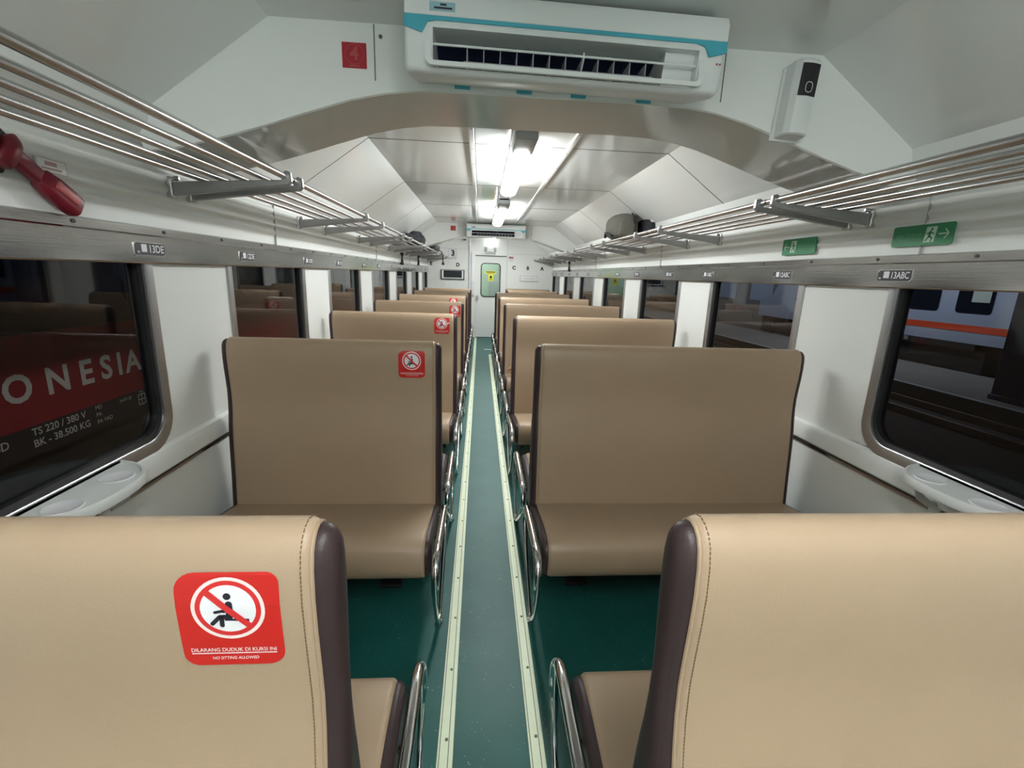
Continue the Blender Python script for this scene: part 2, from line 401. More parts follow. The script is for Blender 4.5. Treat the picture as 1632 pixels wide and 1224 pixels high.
# end wall with a door and the vestibule behind it
M = frame((0, YE, 0), (1, 0, 0), (0, 0, 1))
DX0, DX1, DZ = -.102, .585, 1.855
me = curve_mesh([[(WL - .05, 0), (DX0, 0), (DX0, DZ), (DX1, DZ), (DX1, 0), (WR + .05, 0), (WR + .05, 2.3), (WL - .05, 2.3)]], .025)
b = MB(); b.mesh(me, M @ Matrix.Translation((0, 0, -.025)))
we = struct(b.build('wall_far', WHITE, smooth=20))
b = MB()
b.box(.603, .609, YE - .003, YE + .01, 0, 2.2); b.box(DX1, 1.66, YE - .003, YE + .01, 1.90, 1.904); b.box(-1.19, -.25, YE - .003, YE + .01, 1.975, 1.979)
b.build('panel_seams', PLG, we, smooth=0)
me = curve_mesh([[(DX0 + .004, .012), (DX1 - .004, .012), (DX1 - .004, DZ - .01), (DX0 + .004, DZ - .01)], rrect(.022, .452, .945, 1.68, .075)], .018)
b = MB(); b.mesh(me, M @ Matrix.Translation((0, 0, -.028)))
door = struct(b.build('door_1', WHITE, smooth=20))
me = curve_mesh([rrect(.012, .462, .935, 1.69, .085), rrect(.032, .442, .955, 1.67, .065)], .010)
b = MB(); b.mesh(me, M @ Matrix.Translation((0, 0, -.006))); b.build('window_seal', RUBBER, door, smooth=30)
b = MB(); b.loft([[M @ Vector((p[0], p[1], d)) for p in rrect(.025, .449, .948, 1.677, .07)] for d in (-.026, -.031)]); b.build('glass_pane', DOORGL, door, smooth=0)
b = MB()
b.lathe([(.030, 0), (.030, -.008), (.012, -.012), (.010, -.035)], (-.062, YE - .012, .905), axis='y', n=16)
b.box(-.072, -.052, YE - .05, YE - .036, .84, .985, .006); b.box(-.098, -.026, YE - .02, YE - .009, .86, .95, .01)
b.build('door_handle', PLG, door)
b = MB(); b.box(DX0 - .01, DX1 + .01, YE - .022, YE + .005, DZ - .002, DZ + .016, .003); b.k = 1; b.box(DX0 - .01, DX1 + .01, YE - .012, YE + .005, DZ - .016, DZ - .002)
struct(b.build('trim_7', [WHITE, BROWNP], smooth=30))
b = MB()
b.box(-.9, 1.3, YE + 1.3, YE + 1.35, 0, 2.3); b.box(-.95, -.9, YE + .06, YE + 1.35, 0, 2.3); b.box(1.3, 1.35, YE + .06, YE + 1.35, 0, 2.3)
b.box(-.95, 1.35, YE + .06, YE + 1.35, 2.3, 2.35)
b.k = 1; b.box(-.95, 1.35, YE + .05, YE + 1.35, -.1, 0)
b.k = 2; b.box(.22, .62, YE + 1.25, YE + 1.30, 0, 1.28, .01); b.box(.46, .50, YE + 1.27, YE + 1.3, 1.28, 2.2)
struct(b.build('wall_back', [VEST, FLOOR, PLG], smooth=20))
l = bpy.data.lights.new('vestibule_lamp', 'POINT'); l.energy = 14; l.color = (.97, 1, .965); l.shadow_soft_size = .12
o = bpy.data.objects.new('vestibule_lamp', l); COL.objects.link(o); o.location = (-.2, YE + .55, 2.1)
b = MB(); b.box(WL - .1, WR + .1, Y0 - .06, Y0, 0, 2.3); struct(b.build('wall_near', WHITE, smooth=0))

# arched bulkheads
def arch(y0, y1, idx):
    low = []
    pts = [(1.315, 1.800), (1.24, 1.808), (1.09, 1.846), (.95, 1.888), (.80, 1.938), (.66, 1.982), (.55, 2.006), (.45, 2.018), (.30, 2.022), (0, 2.022)]
    low = [(XC - x, z) for x, z in pts] + [(XC + x, z) for x, z in pts[-2::-1]]
    top = [(XC + x, z + .004) for x, z in half[:4][::-1]] + [(XC - x, z + .004) for x, z in half[:4]]
    b = MB(); n = len(low)
    b.loft([[(x, y, z) for x, z in low + top] for y in (y0, y1)])
    o = struct(b.build('trim_%d' % idx, [ARCH, UNDER], smooth=25))
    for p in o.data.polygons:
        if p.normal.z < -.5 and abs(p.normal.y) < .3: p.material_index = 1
    b = MB()
    for x in (-.345, .80):
        b.box(x - .0015, x + .0015, y0 - .0015, y0 + .002, 2.04, 2.198)
    b.lathe([(.006, 0), (.006, -.002), (.003, -.003)], (-.325, y0, 2.165), axis='y', n=10)
    b.build('panel_seams', BROWNP, o, smooth=0)
    # rim strip along the near lower edge
    b = MB(); rr = [[(x, y0 - .004, z), (x, y0 + .004, z - .003), (x, y0 + .004, z + .012), (x, y0 - .004, z + .012)] for x, z in low]
    b.loft(rr); b.build('edge_rim', ARCH, o, smooth=30)
arch(1.70, 2.07, 8); arch(7.65, 8.0, 9)

# aisle edge strips
def strip(name, segs, idx):
    b = MB()
    for x0, x1, y0, y1 in segs:
        b.k = 0; b.box(x0, x1, y0, y1, 0, .004, .0015)
        if y1 - y0 > 1:
            b.k = 1
            for t in (.14, .70): b.box(x0 + (x1 - x0) * t - .0012, x0 + (x1 - x0) * t + .0012, y0 + .01, y1 - .01, .0035, .0046)
            k = 0
            while y0 + .2 + k * .27 < y1:
                b.lathe([(.0055, 0), (.0055, .0015), (.003, .002)], ((x0 + x1) / 2 + .002, y0 + .2 + k * .27, .0042), n=8); k += 1
    struct(b.build('trim_%d' % idx, [STRIP, STRIPL], smooth=0))
strip('l', [(-.109, -.060, Y0, YE - .01)], 10)
strip('r', [(.177, .226, Y0, 8.45), (.177, .50, 8.45, 8.50), (.10, .50, 9.05, 9.10)], 11)

# ------------------------------------------------------------------ benches
ZS = 1.1423
FACE = [(1.1423, 0.0), (1.139, .014), (1.130, .026), (1.115, .035), (1.09, .040), (1.05, .042), (1.00, .040), (.95, .036), (.90, .033), (.85, .035),
        (.80, .041), (.75, .050), (.70, .057), (.65, .062), (.60, .066), (.5, .074), (.42, .082), (.36, .088), (.30, .090)]
def face(z):
    for (z1, a), (z0, c) in zip(FACE, FACE[1:]):
        if z0 <= z <= z1: return a + (c - a) * (z1 - z) / (z1 - z0)
    return FACE[-1][1]
BACK = [(-o, z) for z, o in FACE[::-1]] + [(o, z) for z, o in FACE[1:]]      # closed side profile (y, z)
CUSH = [(.06, .26), (.15, .252), (.30, .250), (.45, .252), (.485, .258), (.503, .275), (.510, .31), (.511, .345), (.505, .378), (.490, .402), (.465, .416), (.42, .421), (.34, .416), (.25, .402), (.17, .388), (.06, .37)]
def inset(pr, e):
    n = len(pr); out = []
    A = sum(pr[i][0] * pr[(i + 1) % n][1] - pr[(i + 1) % n][0] * pr[i][1] for i in range(n)); s = 1 if A > 0 else -1
    for i in range(n):
        p, q, r = Vector(pr[i - 1]), Vector(pr[i]), Vector(pr[(i + 1) % n])
        t1 = (q - p).normalized(); t2 = (r - q).normalized(); n1 = Vector((-t1.y, t1.x)) * s; n2 = Vector((-t2.y, t2.x)) * s
        d = (n1 + n2); d = d.normalized() if d.length > 1e-6 else n1
        out.append((q.x + d.x * e, q.y + d.y * e))
    return out
def round_loft(pr, xa, xb, r, n=5, sag=0.0):
    rings = []; st = []
    for i in range(n + 1):
        a = math.pi / 2 * i / n; st.append((xa + r * (1 - math.cos(a)), r * (1 - math.sin(a))))
    for i in range(1, 8): st.append((xa + r + (xb - xa - 2 * r) * i / 8, 0))
    for i in range(n, -1, -1):
        a = math.pi / 2 * i / n; st.append((xb - r * (1 - math.cos(a)), r * (1 - math.sin(a))))
    return [[(x, y, z) for y, z in inset(pr, e)] for x, e in st]
def side_panel(pr, x, s, deep=.026):
    return [[(x + s * d, y, z) for y, z in inset(pr, e)] for d, e in ((-.012, .010), (.004, .0075), (.012, .010), (.019, .016), (.024, .024), (deep, .033))]
def mirror(pr): return [(-y, z) for y, z in pr]

def sticker(parent, x0, x1, z0, z1, peel=False):
    """red no sitting sticker following the curve of the backrest; local bench coordinates"""
    w, h = x1 - x0, z1 - z0; cx = (x0 + x1) / 2
    M = frame((cx, 0, (z0 + z1) / 2), (1, 0, 0), (0, 0, 1))
    def conf(d):
        def fn(p):
            return Vector((p.x, -(face(p.z) + .0012 + d), p.z))
        return fn
    def cut(me):
        bm = bmesh.new(); bm.from_mesh(me)
        for i in range(1, 12):
            bmesh.ops.bisect_plane(bm, geom=bm.verts[:] + bm.edges[:] + bm.faces[:], plane_co=(0, -h / 2 + h * i / 12, 0), plane_no=(0, 1, 0))
        bm.to_mesh(me); bm.free(); return me
    r = .16 * w
    plate = put('warning_sticker', [(cut(curve_mesh([rrect(-w / 2, w / 2, -h / 2, h / 2, r, rs=(r * 1.1, r * .75, r * 1.25, r * .9))])), 0, 0)], M, RED, parent, fn=conf(0))
    plate['label'] = 'red no sitting sticker'
    R = .355 * w; cyy = .135 * h
    put('pale_ring', [(cut(curve_mesh([circ(0, cyy, R), circ(0, cyy, R * .895)])), 0, 0)], M, SPINK, plate, fn=conf(.0005))
    put('red_ring', [(cut(curve_mesh([circ(0, cyy, R * .895), circ(0, cyy, R * .755)])), 0, 0)], M, RED2, plate, fn=conf(.0005))
    put('white_disc', [(cut(curve_mesh([circ(0, cyy, R * .755)])), 0, 0)], M, SWHITE, plate, fn=conf(.0005))
    k = R
    shapes = [circ(0, cyy + .41 * k, .105 * k), capsule((.03 * k, cyy + .16 * k), (.03 * k, cyy - .16 * k), .10 * k), capsule((-.02 * k, cyy + .10 * k), (-.12 * k, cyy - .06 * k), .055 * k),
              capsule((-.10 * k, cyy - .04 * k), (-.36 * k, cyy - .09 * k), .048 * k), capsule((.04 * k, cyy - .24 * k), (-.24 * k, cyy - .25 * k), .075 * k),
              capsule((-.26 * k, cyy - .25 * k), (-.47 * k, cyy - .47 * k), .062 * k), capsule((-.20 * k, cyy - .25 * k), (-.21 * k, cyy - .53 * k), .065 * k),
              [(-.12 * k, cyy - .37 * k), (.54 * k, cyy - .40 * k), (.54 * k, cyy - .32 * k), (-.12 * k, cyy - .30 * k)]]
    put('seated_figure', [(cut(curve_mesh([s])), 0, 0) for s in shapes], M, INK, plate, fn=conf(.0010))
    a = .60 * k; t = .095 * k
    put('slash_bar', [(cut(curve_mesh([[(-a - t * .7, cyy + a - t * .7), (-a + t * .7, cyy + a + t * .7), (a + t * .7, cyy - a + t * .7), (a - t * .7, cyy - a - t * .7)]])), 0, 0)], M, RED2, plate, fn=conf(.0015))
    t1 = text_mesh('DILARANG DUDUK DI KURSI INI', .060 * h, .012); ww = max(v.co.x for v in t1.vertices) - min(v.co.x for v in t1.vertices)
    for v in t1.vertices: v.co.x *= .84 * w / ww
    t2 = text_mesh('NO SITTING ALLOWED', .048 * h, .010, .25); ww = max(v.co.x for v in t2.vertices) - min(v.co.x for v in t2.vertices)
    for v in t2.vertices: v.co.x *= .46 * w / ww
    ul = curve_mesh([[(-.42 * w, -.362 * h), (.42 * w, -.362 * h), (.42 * w, -.350 * h), (-.42 * w, -.350 * h)]])
    put('lettering', [(t1, 0, -.318 * h), (t2, 0, -.415 * h), (ul, 0, 0)], M, SPINK, plate, fn=conf(.0005))
    if peel:
        put('torn_corner', [(cut(curve_mesh([[(.30 * w, .10 * h), (.47 * w, .16 * h), (.50 * w, .24 * h), (.44 * w, .22 * h), (.34 * w, .18 * h)]])), 0, 0)], M, SWHITE, plate, fn=conf(.002))
    return plate

def bench(xa, xb, aisle, y, label, group, fine=False, single=False):
    """double sided bench; aisle = -1 when the aisle is on the low-x side"""
    cx = (xa + xb) / 2; hw = (xb - xa) / 2
    t = thing('train_bench', label, 'bench seat', (cx, y, 0), group)
    b = MB(); b.loft(round_loft(BACK, -hw, hw, .016)); b.build('backrest', VINYL, t, smooth=50)
    for s in (-1, 1):
        b = MB(); b.loft(side_panel(BACK, s * hw, s)); b.build('backrest_side', BROWN, t, smooth=50)
    if fine:
        s = aisle; pr = [(s * (hw - .002), y_, z_) for y_, z_ in inset(BACK, .0065)]
        b = MB(); b.tube(pr, .0028, 6); b.build('piping', VINYL, t)
        b = MB(); pr = [Vector((s * (hw - .013), y_, z_)) for y_, z_ in inset(BACK, -.0006)]
        acc = 0
        for p, q in zip(pr, pr[1:]):
            L = (q - p).length; n = max(1, int(L / .0055))
            for i in range(n): b.tube([p.lerp(q, i / n), p.lerp(q, (i + .62) / n)], .0009, 5)
        b.build('stitching', THREAD, t)
    for d in ((-1,) if single else (-1, 1)):
        pr = CUSH if d > 0 else mirror(CUSH)
        b = MB(); b.loft(round_loft(pr, -hw, hw, .018)); b.build('seat_cushion', VINYL, t, smooth=50)
        for s in (-1, 1):
            b = MB(); b.loft(side_panel(pr, s * hw, s, .022)); b.build('cushion_side', BROWN, t, smooth=50)
        # chrome leg loop at the aisle end
        s = aisle; x = s * (hw + .047)
        lp = [(.07, .335), (.11, .366), (.20, .376), (.40, .389), (.50, .392), (.55, .375), (.578, .335), (.582, .28), (.565, .20), (.52, .10), (.455, .028), (.43, .014), (.40, .014), (.36, .03), (.28, .085), (.15, .18), (.075, .25), (.06, .295)]
        pts = []
        n = len(lp)
        for i in range(n):
            p0, p1, p2, p3 = [Vector(lp[(i + j - 1) % n]) for j in range(4)]
            for u in (0, .25, .5, .75):
                q = .5 * ((2 * p1) + (p2 - p0) * u + (2 * p0 - 5 * p1 + 4 * p2 - p3) * u * u + (3 * p1 - p0 - 3 * p2 + p3) * u ** 3); pts.append(q)
        rad = [.0155 if q.y > .26 and q.x > .1 else (.012 if q.y > .2 else .0092) for q in pts]
        b = MB(); b.tube([(x, d * q.x, q.y) for q in pts], rad, 10, closed=True); b.build('leg_loop', CHROME, t, smooth=60)
        for yy, zz in ((.12, .36), (.34, .36)):
            b = MB(); b.tube([(x, d * yy, zz), (s * (hw - .05), d * yy, zz - .06)], .009, 8); b.build('leg_brace', CHROME, t)
        b = MB(); b.lathe([(.017, .0), (.017, .012), (.010, .016)], (x, d * .425, 0), n=14); b.build('foot', CHROME, t)
        # folded bracket under the cushion
        for e in (s, -s):
            b = MB(); b.prism_x([(d * .08, .254), (d * .46, .254), (d * .40, .20), (d * .08, .16)], e * (hw - .03), e * (hw - .055)); b.build('seat_bracket', BLACK, t, smooth=0)
    b = MB()
    b.box(-hw + .05, hw - .05, -.05, .05, .12, .295, .008)
    for s in (-1, 1):
        xx = s * (hw - .20); b.box(xx - .035, xx + .035, -.06, .06, 0, .14, .006); b.box(xx - .05, xx + .05, -.20, .20, 0, .018, .004)
    b.build('underframe', BLACK, t, smooth=30)
    return t

XL0, XL1, XR1, XR0 = -1.112, -.197, .287, 1.548
ys = [.548] + [2.135 + P * k for k in range(6)]
ordw = ['nearest', 'second', 'third', 'fourth', 'fifth', 'sixth', 'seventh', 'last']
LB = []
for k, y in enumerate(ys):
    lab = ['tan bench left of the aisle nearest the camera, with a large red sticker', 'second tan bench left of the aisle, red sticker at its top right corner',
           'third tan bench left of the aisle, its red sticker torn at the right', 'fourth tan bench left of the aisle, small red sticker half hidden',
           'fifth tan bench left of the aisle, only the top of its red sticker showing', 'sixth tan bench left of the aisle, without a visible sticker', 'tan bench left of the aisle farthest from the camera, close to the end wall'][k]
    LB.append(bench(XL0, XL1, 1, y, lab, 'benches left of the aisle', fine=(k < 2)))
def lx(t, x): return x - t.location.x
sticker(LB[0], lx(LB[0], -.357), lx(LB[0], -.236), .962, 1.095)
sticker(LB[1], lx(LB[1], -.362), lx(LB[1], -.243), .978, 1.102)
sticker(LB[2], lx(LB[2], -.345), lx(LB[2], -.228), .99, 1.112, peel=True)
sticker(LB[3], lx(LB[3], -.327), lx(LB[3], -.207), .985, 1.105)
sticker(LB[4], lx(LB[4], -.425), lx(LB[4], -.310), .985, 1.105)
RB = []
for k, y in enumerate(ys[:6]):
    lab = ['tan bench right of the aisle nearest the camera, with no sticker on it', 'second wide tan bench right of the aisle, front cushion in full view',
           'third wide tan bench right of the aisle, its lower half hidden by the second', 'fourth wide tan bench right of the aisle, a hand on its front cushion',
           'fifth wide tan bench right of the aisle', 'sixth wide tan bench right of the aisle, where the pale floor strip ends'][k]
    RB.append(bench(XR1, XR0, -1, y, lab, 'wide benches right of the aisle', fine=(k < 2)))
bench(.56, XR0, -1, 9.44, 'narrow tan bench at the far right, in front of the one against the end wall', 'narrow benches at the far right')
bench(.60, XR0, -1, 10.64, 'narrow tan bench at the far right, standing against the end wall', 'narrow benches at the far right', single=True)

# ------------------------------------------------------------------ luggage racks
def rack(side, y0, y1, brackets, label):
    left = side == 'left'; X = WL if left else WR; q = 1 if left else -1
    t = thing('luggage_rack', label, 'luggage rack', (X, (y0 + y1) / 2, 1.70), 'luggage racks along the %s wall' % side); off = t.location
    for i, (d, z) in enumerate(((.432, 1.790), (.345, 1.784), (.262, 1.780), (.184, 1.775), (.112, 1.770))):
        b = MB(); r = .0125 if i == 0 else .0095
        b.tube([(X + q * d, y0, z), (X + q * d, y1, z)], r, 12); b.build('rail', RACK, t, off=off)
    for y in brackets:
        b = MB()
        pr = [(.012, 1.700), (.012, 1.752), (.10, 1.758), (.42, 1.776), (.428, 1.805), (.440, 1.811), (.456, 1.805), (.458, 1.772), (.448, 1.758), (.30, 1.738), (.10, 1.712)]
        b.loft([[(X + q * d, y + e, z) for d, z in inset(pr, i)] for e, i in ((-.011, .004), (-.007, 0), (.007, 0), (.011, .004))])
        br = b.build('bracket', CAST, t, off=off, smooth=30)
        b = MB(); b.box(min(X - q * .01, X + q * .022), max(X - q * .01, X + q * .022), y - .022, y + .022, 1.695, 1.77, .005)
        b.lathe([(.009, 0), (.009, q * .014), (.005, q * .018)], (X + q * .022, y, 1.765), axis='x', n=10)
        b.build('wall_mount', RACK, br, off=off)
    return t
rows = [(-.62, 2.045, (-.1, 1.985)), (2.055, 3.51, (2.105, 3.26)), (3.52, 5.02, (3.77, 4.77)), (5.03, 6.51, (5.29, 6.26)), (6.52, 8.02, (6.76, 7.74)), (8.03, 9.53, (8.29, 9.27)), (9.54, 10.85, (9.81, 10.80))]
names_ = ['nearest the camera', 'second from the camera', 'third from the camera', 'fourth from the camera', 'fifth from the camera', 'sixth from the camera', 'ending at the end wall']
for side in ('left', 'right'):
    for (a, c, br), nm in zip(rows, names_):
        extra = ''
        if side == 'right' and a == 3.52: extra = ', with two bags'
        rack(side, a, c, br, 'steel tube luggage rack section on the %s wall, %s%s' % (side, nm, extra))

# ------------------------------------------------------------------ air conditioners
def aircon(y, label, tilt):
    t = thing('air_conditioner', label, 'air conditioner', (.232, y, 2.0), 'wall air conditioners on the arches')
    W = .45; full = [(0, .188), (-.20, .188), (-.238, .172), (-.25, .15), (-.25, .085), (-.236, -.004), (-.225, -.014), (-.20, -.016), (0, .036)]
    notch = [(0, .188), (-.20, .188), (-.238, .172), (-.25, .15), (-.25, .086), (-.22, .088), (-.12, .095), (-.06, .06), (-.075, .028), (-.20, .0), (-.236, -.004), (-.225, -.014), (-.20, -.016), (0, .036)]
    b = MB()
    b.loft([[(x, yy, zz) for yy, zz in inset(full, e)] for x, e in ((-W, .012), (-W + .004, .004), (-W + .012, 0), (-.372, 0))])
    b.prism_x(notch, -.372, .285); b.prism_x([(p[0], p[1]) for p in full[:4]] + [(-.25, .086), (-.22, .088), (-.20, .0), (-.236, -.004), (-.225, -.014), (-.20, -.016), (0, .036)], .285, .372)
    b.loft([[(x, yy, zz) for yy, zz in inset(full, e)] for x, e in ((.372, 0), (W - .012, 0), (W - .004, .004), (W, .012))])
    b.build('body', PLW, t, smooth=40)
    b = MB(); b.prism_x([(-.135, .0935), (-.121, .0935), (-.063, .06), (-.077, .030), (-.20, .003), (-.20, .004), (-.076, .031), (-.064, .06), (-.122, .0925), (-.135, .0925)], -.371, .284); b.build('air_duct', NAVY, t, smooth=0)
    # curved front panel
    b = MB(); b.loft([[(x, yy, zz) for yy, zz in ((-.2505, .108), (-.256, .112), (-.257, .15), (-.246, .172), (-.20, .190), (-.20, .185), (-.2495, .150))] for x in (-W + .004, W - .004)])
    b.build('front_panel', PLW, t, smooth=40)
    Mf = frame((0, -.2515, 0), (1, 0, 0), (0, 0, 1))
    me = [(-W + .002, .113), (-W + .002, .083), (-.400, .070), (-.385, .096), (-.36, .101), (.36, .101), (.385, .094), (.400, .070), (W - .002, .083), (W - .002, .113)]
    slab([me], Mf, .003, 'teal_strip', TEAL, t)
    slab([rrect(-.392, .392, -.006, .103, .02), rrect(-.376, .376, .006, .088, .010)], frame((0, -.246, 0), (1, 0, 0), (0, .11, 1)), .008, 'outlet_frame', PLW, t)
    b = MB(); b.tube([(-.376, -.235, .052), (.376, -.235, .052)], .0032, 8); b.tube([(0.02, -.235, .052), (.02, -.16, .09)], .003, 6); b.prism_x([(-.236, .062), (-.236, .045), (-.20, .02), (-.205, .05)], .045, .049); b.build('louvre_rod', PLW, t)
    b = MB()
    for k in range(12):
        x = -.28 + k * .047; b.box(x - .0015, x + .0015, -.20, -.13, .004 + .01, .062)
    b.tube([(-.29, -.196, .030), (.26, -.196, .030)], .0016, 6); b.build('vanes', PLG, t, smooth=0)
    lab_ = slab([rrect(-.380, -.312, .121, .142, .001)], frame((0, -.2572, 0), (1, 0, 0), (0, 0, 1)), .001, 'blue_label', mat('pale_blue_label', srgb(150, 190, 200), .5, var=.05, vscale=40) if 'pale_blue_label' not in MATS else MATS['pale_blue_label'], t)
    put('print_marks', [(curve_mesh([rrect(-.352, -.335, .133, .138, .001)]), 0, 0), (curve_mesh([rrect(-.368, -.320, .125, .130, .001)]), 0, 0)], frame((0, -.2572, 0), (1, 0, 0), (0, 0, 1)), INK, lab_, n=.0013)
    for x in (.425, .434):
        b = MB(); b.lathe([(.0025, 0), (.0025, -.002)], (x, -.251, .055), axis='y', n=8); b.build('indicator_light', DULLRED, t)
    for x in (-.30, -.10, .08, .30):
        b = MB(); b.box(x - .025, x + .025, -.012, -.004, .024, .036, .002); b.build('mounting_tape', TEAL, t)
    t.rotation_euler = (0, tilt, 0)
    return t
aircon(1.70, 'white wall air conditioner with teal trim on the nearest arch', .016)
aircon(7.65, 'white air conditioner on the far arch over the end door', 0)

# ------------------------------------------------------------------ ceiling lamps
def lamp(y0, y1, yd, label):
    t = thing('ceiling_lamp', label, 'ceiling lamp', (.222, (y0 + y1) / 2, ZC), 'batten lamps along the ceiling')
    L = (y1 - y0) / 2; dd = y0 - yd
    b = MB(); b.box(-.060, .060, -L - dd, L + .01, -.057, .0, .004); b.build('housing', PLW, t)
    pr = [(.062 * math.cos(a), -.085 - .028 * math.sin(a)) for a in [math.pi * i / 14 for i in range(15)]]
    pr = pr + [(-.062, -.061), (-.050, -.054), (.050, -.054), (.062, -.061)]
    rings = []
    for yy, s in ((-L, .80), (-L + .006, .93), (-L + .018, 1), (L - .018, 1), (L - .006, .93), (L, .80)):
        rings.append([(x * s, yy, -.080 + (z + .080) * s) for x, z in pr])
    b = MB(); b.loft(rings); b.build('diffuser', DIFF, t, smooth=50)
    b = MB(); b.box(-.058, .058, -L - dd, -L - .002, -.095, -.030, .010); b.build('driver_box', PLG, t)
    b = MB()
    for x in (-.052, .052): b.box(x - .012, x + .012, -L - dd - .03, -L - dd + .01, -.045, .0, .005)
    b.box(-.06, .06, -L - dd - .022, -L - dd - .006, -.030, -.018, .003); b.build('end_clip', PLW, t)
    return t
lamp(2.86, 4.17, 2.52, 'lit batten lamp on the ceiling just past the nearest arch, the larger one in view')
lamp(5.22, 6.72, 4.75, 'lit batten lamp on the ceiling farther back, the smaller one in view')
lamp(8.75, 10.05, 8.45, 'lit batten lamp on the ceiling behind the far arch')
lamp(-1.15, .20, -1.45, 'lit batten lamp on the ceiling over the camera')
lamp(-3.30, -1.95, -3.5, 'added lit batten lamp, unseen on the ceiling behind the camera, farthest back')  # extra lamp out of view, added to brighten the bulkhead and ceiling

# ------------------------------------------------------------------ seat number plates
def plate(side, y, num):
    left = side == 'left'; X = WL + .0268 if left else WR - .0268
    M = frame((X, y, 1.4955), (0, 1, 0) if left else (0, -1, 0), (0, 0, 1))
    letters = 'DE' if left else 'ABC'
    wd = .078
    t = thing('seat_number_plate', 'black plate reading %d%s on the steel band over the %s windows' % (num, letters, side), 'seat number sign', M.translation, 'seat number plates on the %s wall' % side)
    Ml = M.copy(); Ml.translation = (0, 0, 0)
    slab([rrect(-wd, wd, -.023, .023, .004)], Ml, .003, 'backing_plate', RACK, t)
    f = slab([rrect(-wd + .003, wd - .003, -.0205, .0205, .010, rs=(.014, .003, .014, .003))], Ml @ Matrix.Translation((0, 0, .003)), .0015, 'number_panel', INK, t)
    put('seat_icon', [(curve_mesh([rrect(-.047, -.020, -.010, .016, .001)]), 0, 0)], Ml, SWHITE, f, n=.0050)
    s = '%d%s' % (num, letters)
    tm = text_mesh(s, .036, .016); ww = max(v.co.x for v in tm.vertices) - min(v.co.x for v in tm.vertices)
    k = min(1.0, .078 / ww)
    for v in tm.vertices: v.co.x *= k
    put('number', [(tm, .028, 0)], Ml, SWHITE, f, n=.0050)
    put('small_marks', [(curve_mesh([rrect(-.068, -.057, -.014, -.007, .001)]), 0, 0), (curve_mesh([rrect(.066, .072, .010, .014, .001)]), 0, 0)], Ml, PLG, f, n=.0050)
    return t
for k in range(6):
    for side in ('left', 'right'):
        plate(side, 1.785 + 1.555 * k, 13 - 2 * k)
        plate(side, 2.49 + 1.555 * k, 12 - 2 * k)

# ------------------------------------------------------------------ green evacuation signs
def evac(y0, y1, z0, z1, arrow_left, label):
    X = WR - .0135
    M = frame((X, (y0 + y1) / 2, (z0 + z1) / 2), (0, -1, 0), (0, 0, 1)); w, h = (y1 - y0), (z1 - z0)
    t = thing('evacuation_sign', label, 'sign', M.translation, 'green evacuation signs on the right wall'); Ml = M.copy(); Ml.translation = (0, 0, 0)
    slab([rrect(-w / 2, w / 2, -h / 2, h / 2, .008)], Ml @ Matrix.Translation((0, 0, -.004)), .004, 'panel', GREEN, t)
    s = -1 if arrow_left else 1
    ax = s * w * .36; L = h * .24
    arr = [capsule((ax - s * L, 0), (ax + s * L, 0), h * .03), capsule((ax + s * L, 0), (ax + s * L * .25, h * .20), h * .03), capsule((ax + s * L, 0), (ax + s * L * .25, -h * .20), h * .03)]
    put('arrow', [(curve_mesh([a]), 0, 0) for a in arr], Ml, PALE, t, n=.0006)
    ix = s * w * .15
    put('doorway_panel', [(curve_mesh([[(ix - .024, -h * .36), (ix + .018, -h * .36), (ix + .024, h * .36), (ix - .018, h * .36)]]), 0, 0)], Ml, PALE, t, n=.0006)
    man = [circ(ix + s * .004, h * .24, h * .065, 16), capsule((ix, h * .12), (ix - s * .003, -h * .06), h * .06), capsule((ix, h * .12), (ix + s * .014, h * .02), h * .03), capsule((ix, h * .12), (ix - s * .013, h * .04), h * .03),
           capsule((ix - s * .002, -h * .08), (ix + s * .009, -h * .18), h * .035), capsule((ix + s * .009, -h * .18), (ix + s * .006, -h * .32), h * .03), capsule((ix - s * .003, -h * .08), (ix - s * .015, -h * .28), h * .035)]
    put('running_figure', [(curve_mesh([a]), 0, 0) for a in man], Ml, GREEN, t, n=.0012)
    t1 = text_mesh('Jalur Evakuasi', h * .20, .01); ww = max(v.co.x for v in t1.vertices) - min(v.co.x for v in t1.vertices)
    for v in t1.vertices: v.co.x *= w * .44 / ww
    t2 = text_mesh('Evacuation Route', h * .14, 0, .2); ww = max(v.co.x for v in t2.vertices) - min(v.co.x for v in t2.vertices)
    for v in t2.vertices: v.co.x *= w * .36 / ww
    put('lettering', [(t1, -s * w * .20, h * .06), (t2, -s * w * .20, -h * .16)], Ml, PALE2, t, n=.0006)
evac(2.285, 2.545, 1.600, 1.682, True, 'green evacuation sign with its arrow pointing left, the farther and smaller looking one')
evac(1.598, 1.846, 1.606, 1.682, False, 'green evacuation sign with its arrow pointing right, the nearer one over the window')

# ------------------------------------------------------------------ things on the arches
def red_four(y, label, x0=-.446, z0=2.072):
    t = thing('red_number_sign', label, 'sign', (x0 + .038, y, z0 + .036), 'red square signs on the arches')
    M = frame((0, -.001, 0), (1, 0, 0), (0, 0, 1))
    slab([rrect(-.038, .038, -.036, .036, .001)], frame((0, 0, 0), (1, 0, 0), (0, 0, 1)), .001, 'panel', DULLRED, t)
    put('number', [(text_mesh('4', .052, .03), 0, .004)], M, DULLRED2, t, n=.0006)
    put('thin_ring', [(curve_mesh([circ(0, .004, .029), circ(0, .004, .0275)]), 0, 0), (curve_mesh([rrect(-.016, .016, -.031, -.027, .001)]), 0, 0)], M, DULLRED2, t, n=.0004)
red_four(1.70, 'red square sign with a faint 4 on the nearest arch')
red_four(7.65, 'tiny looking red square sign on the far arch', -.47, 2.09)

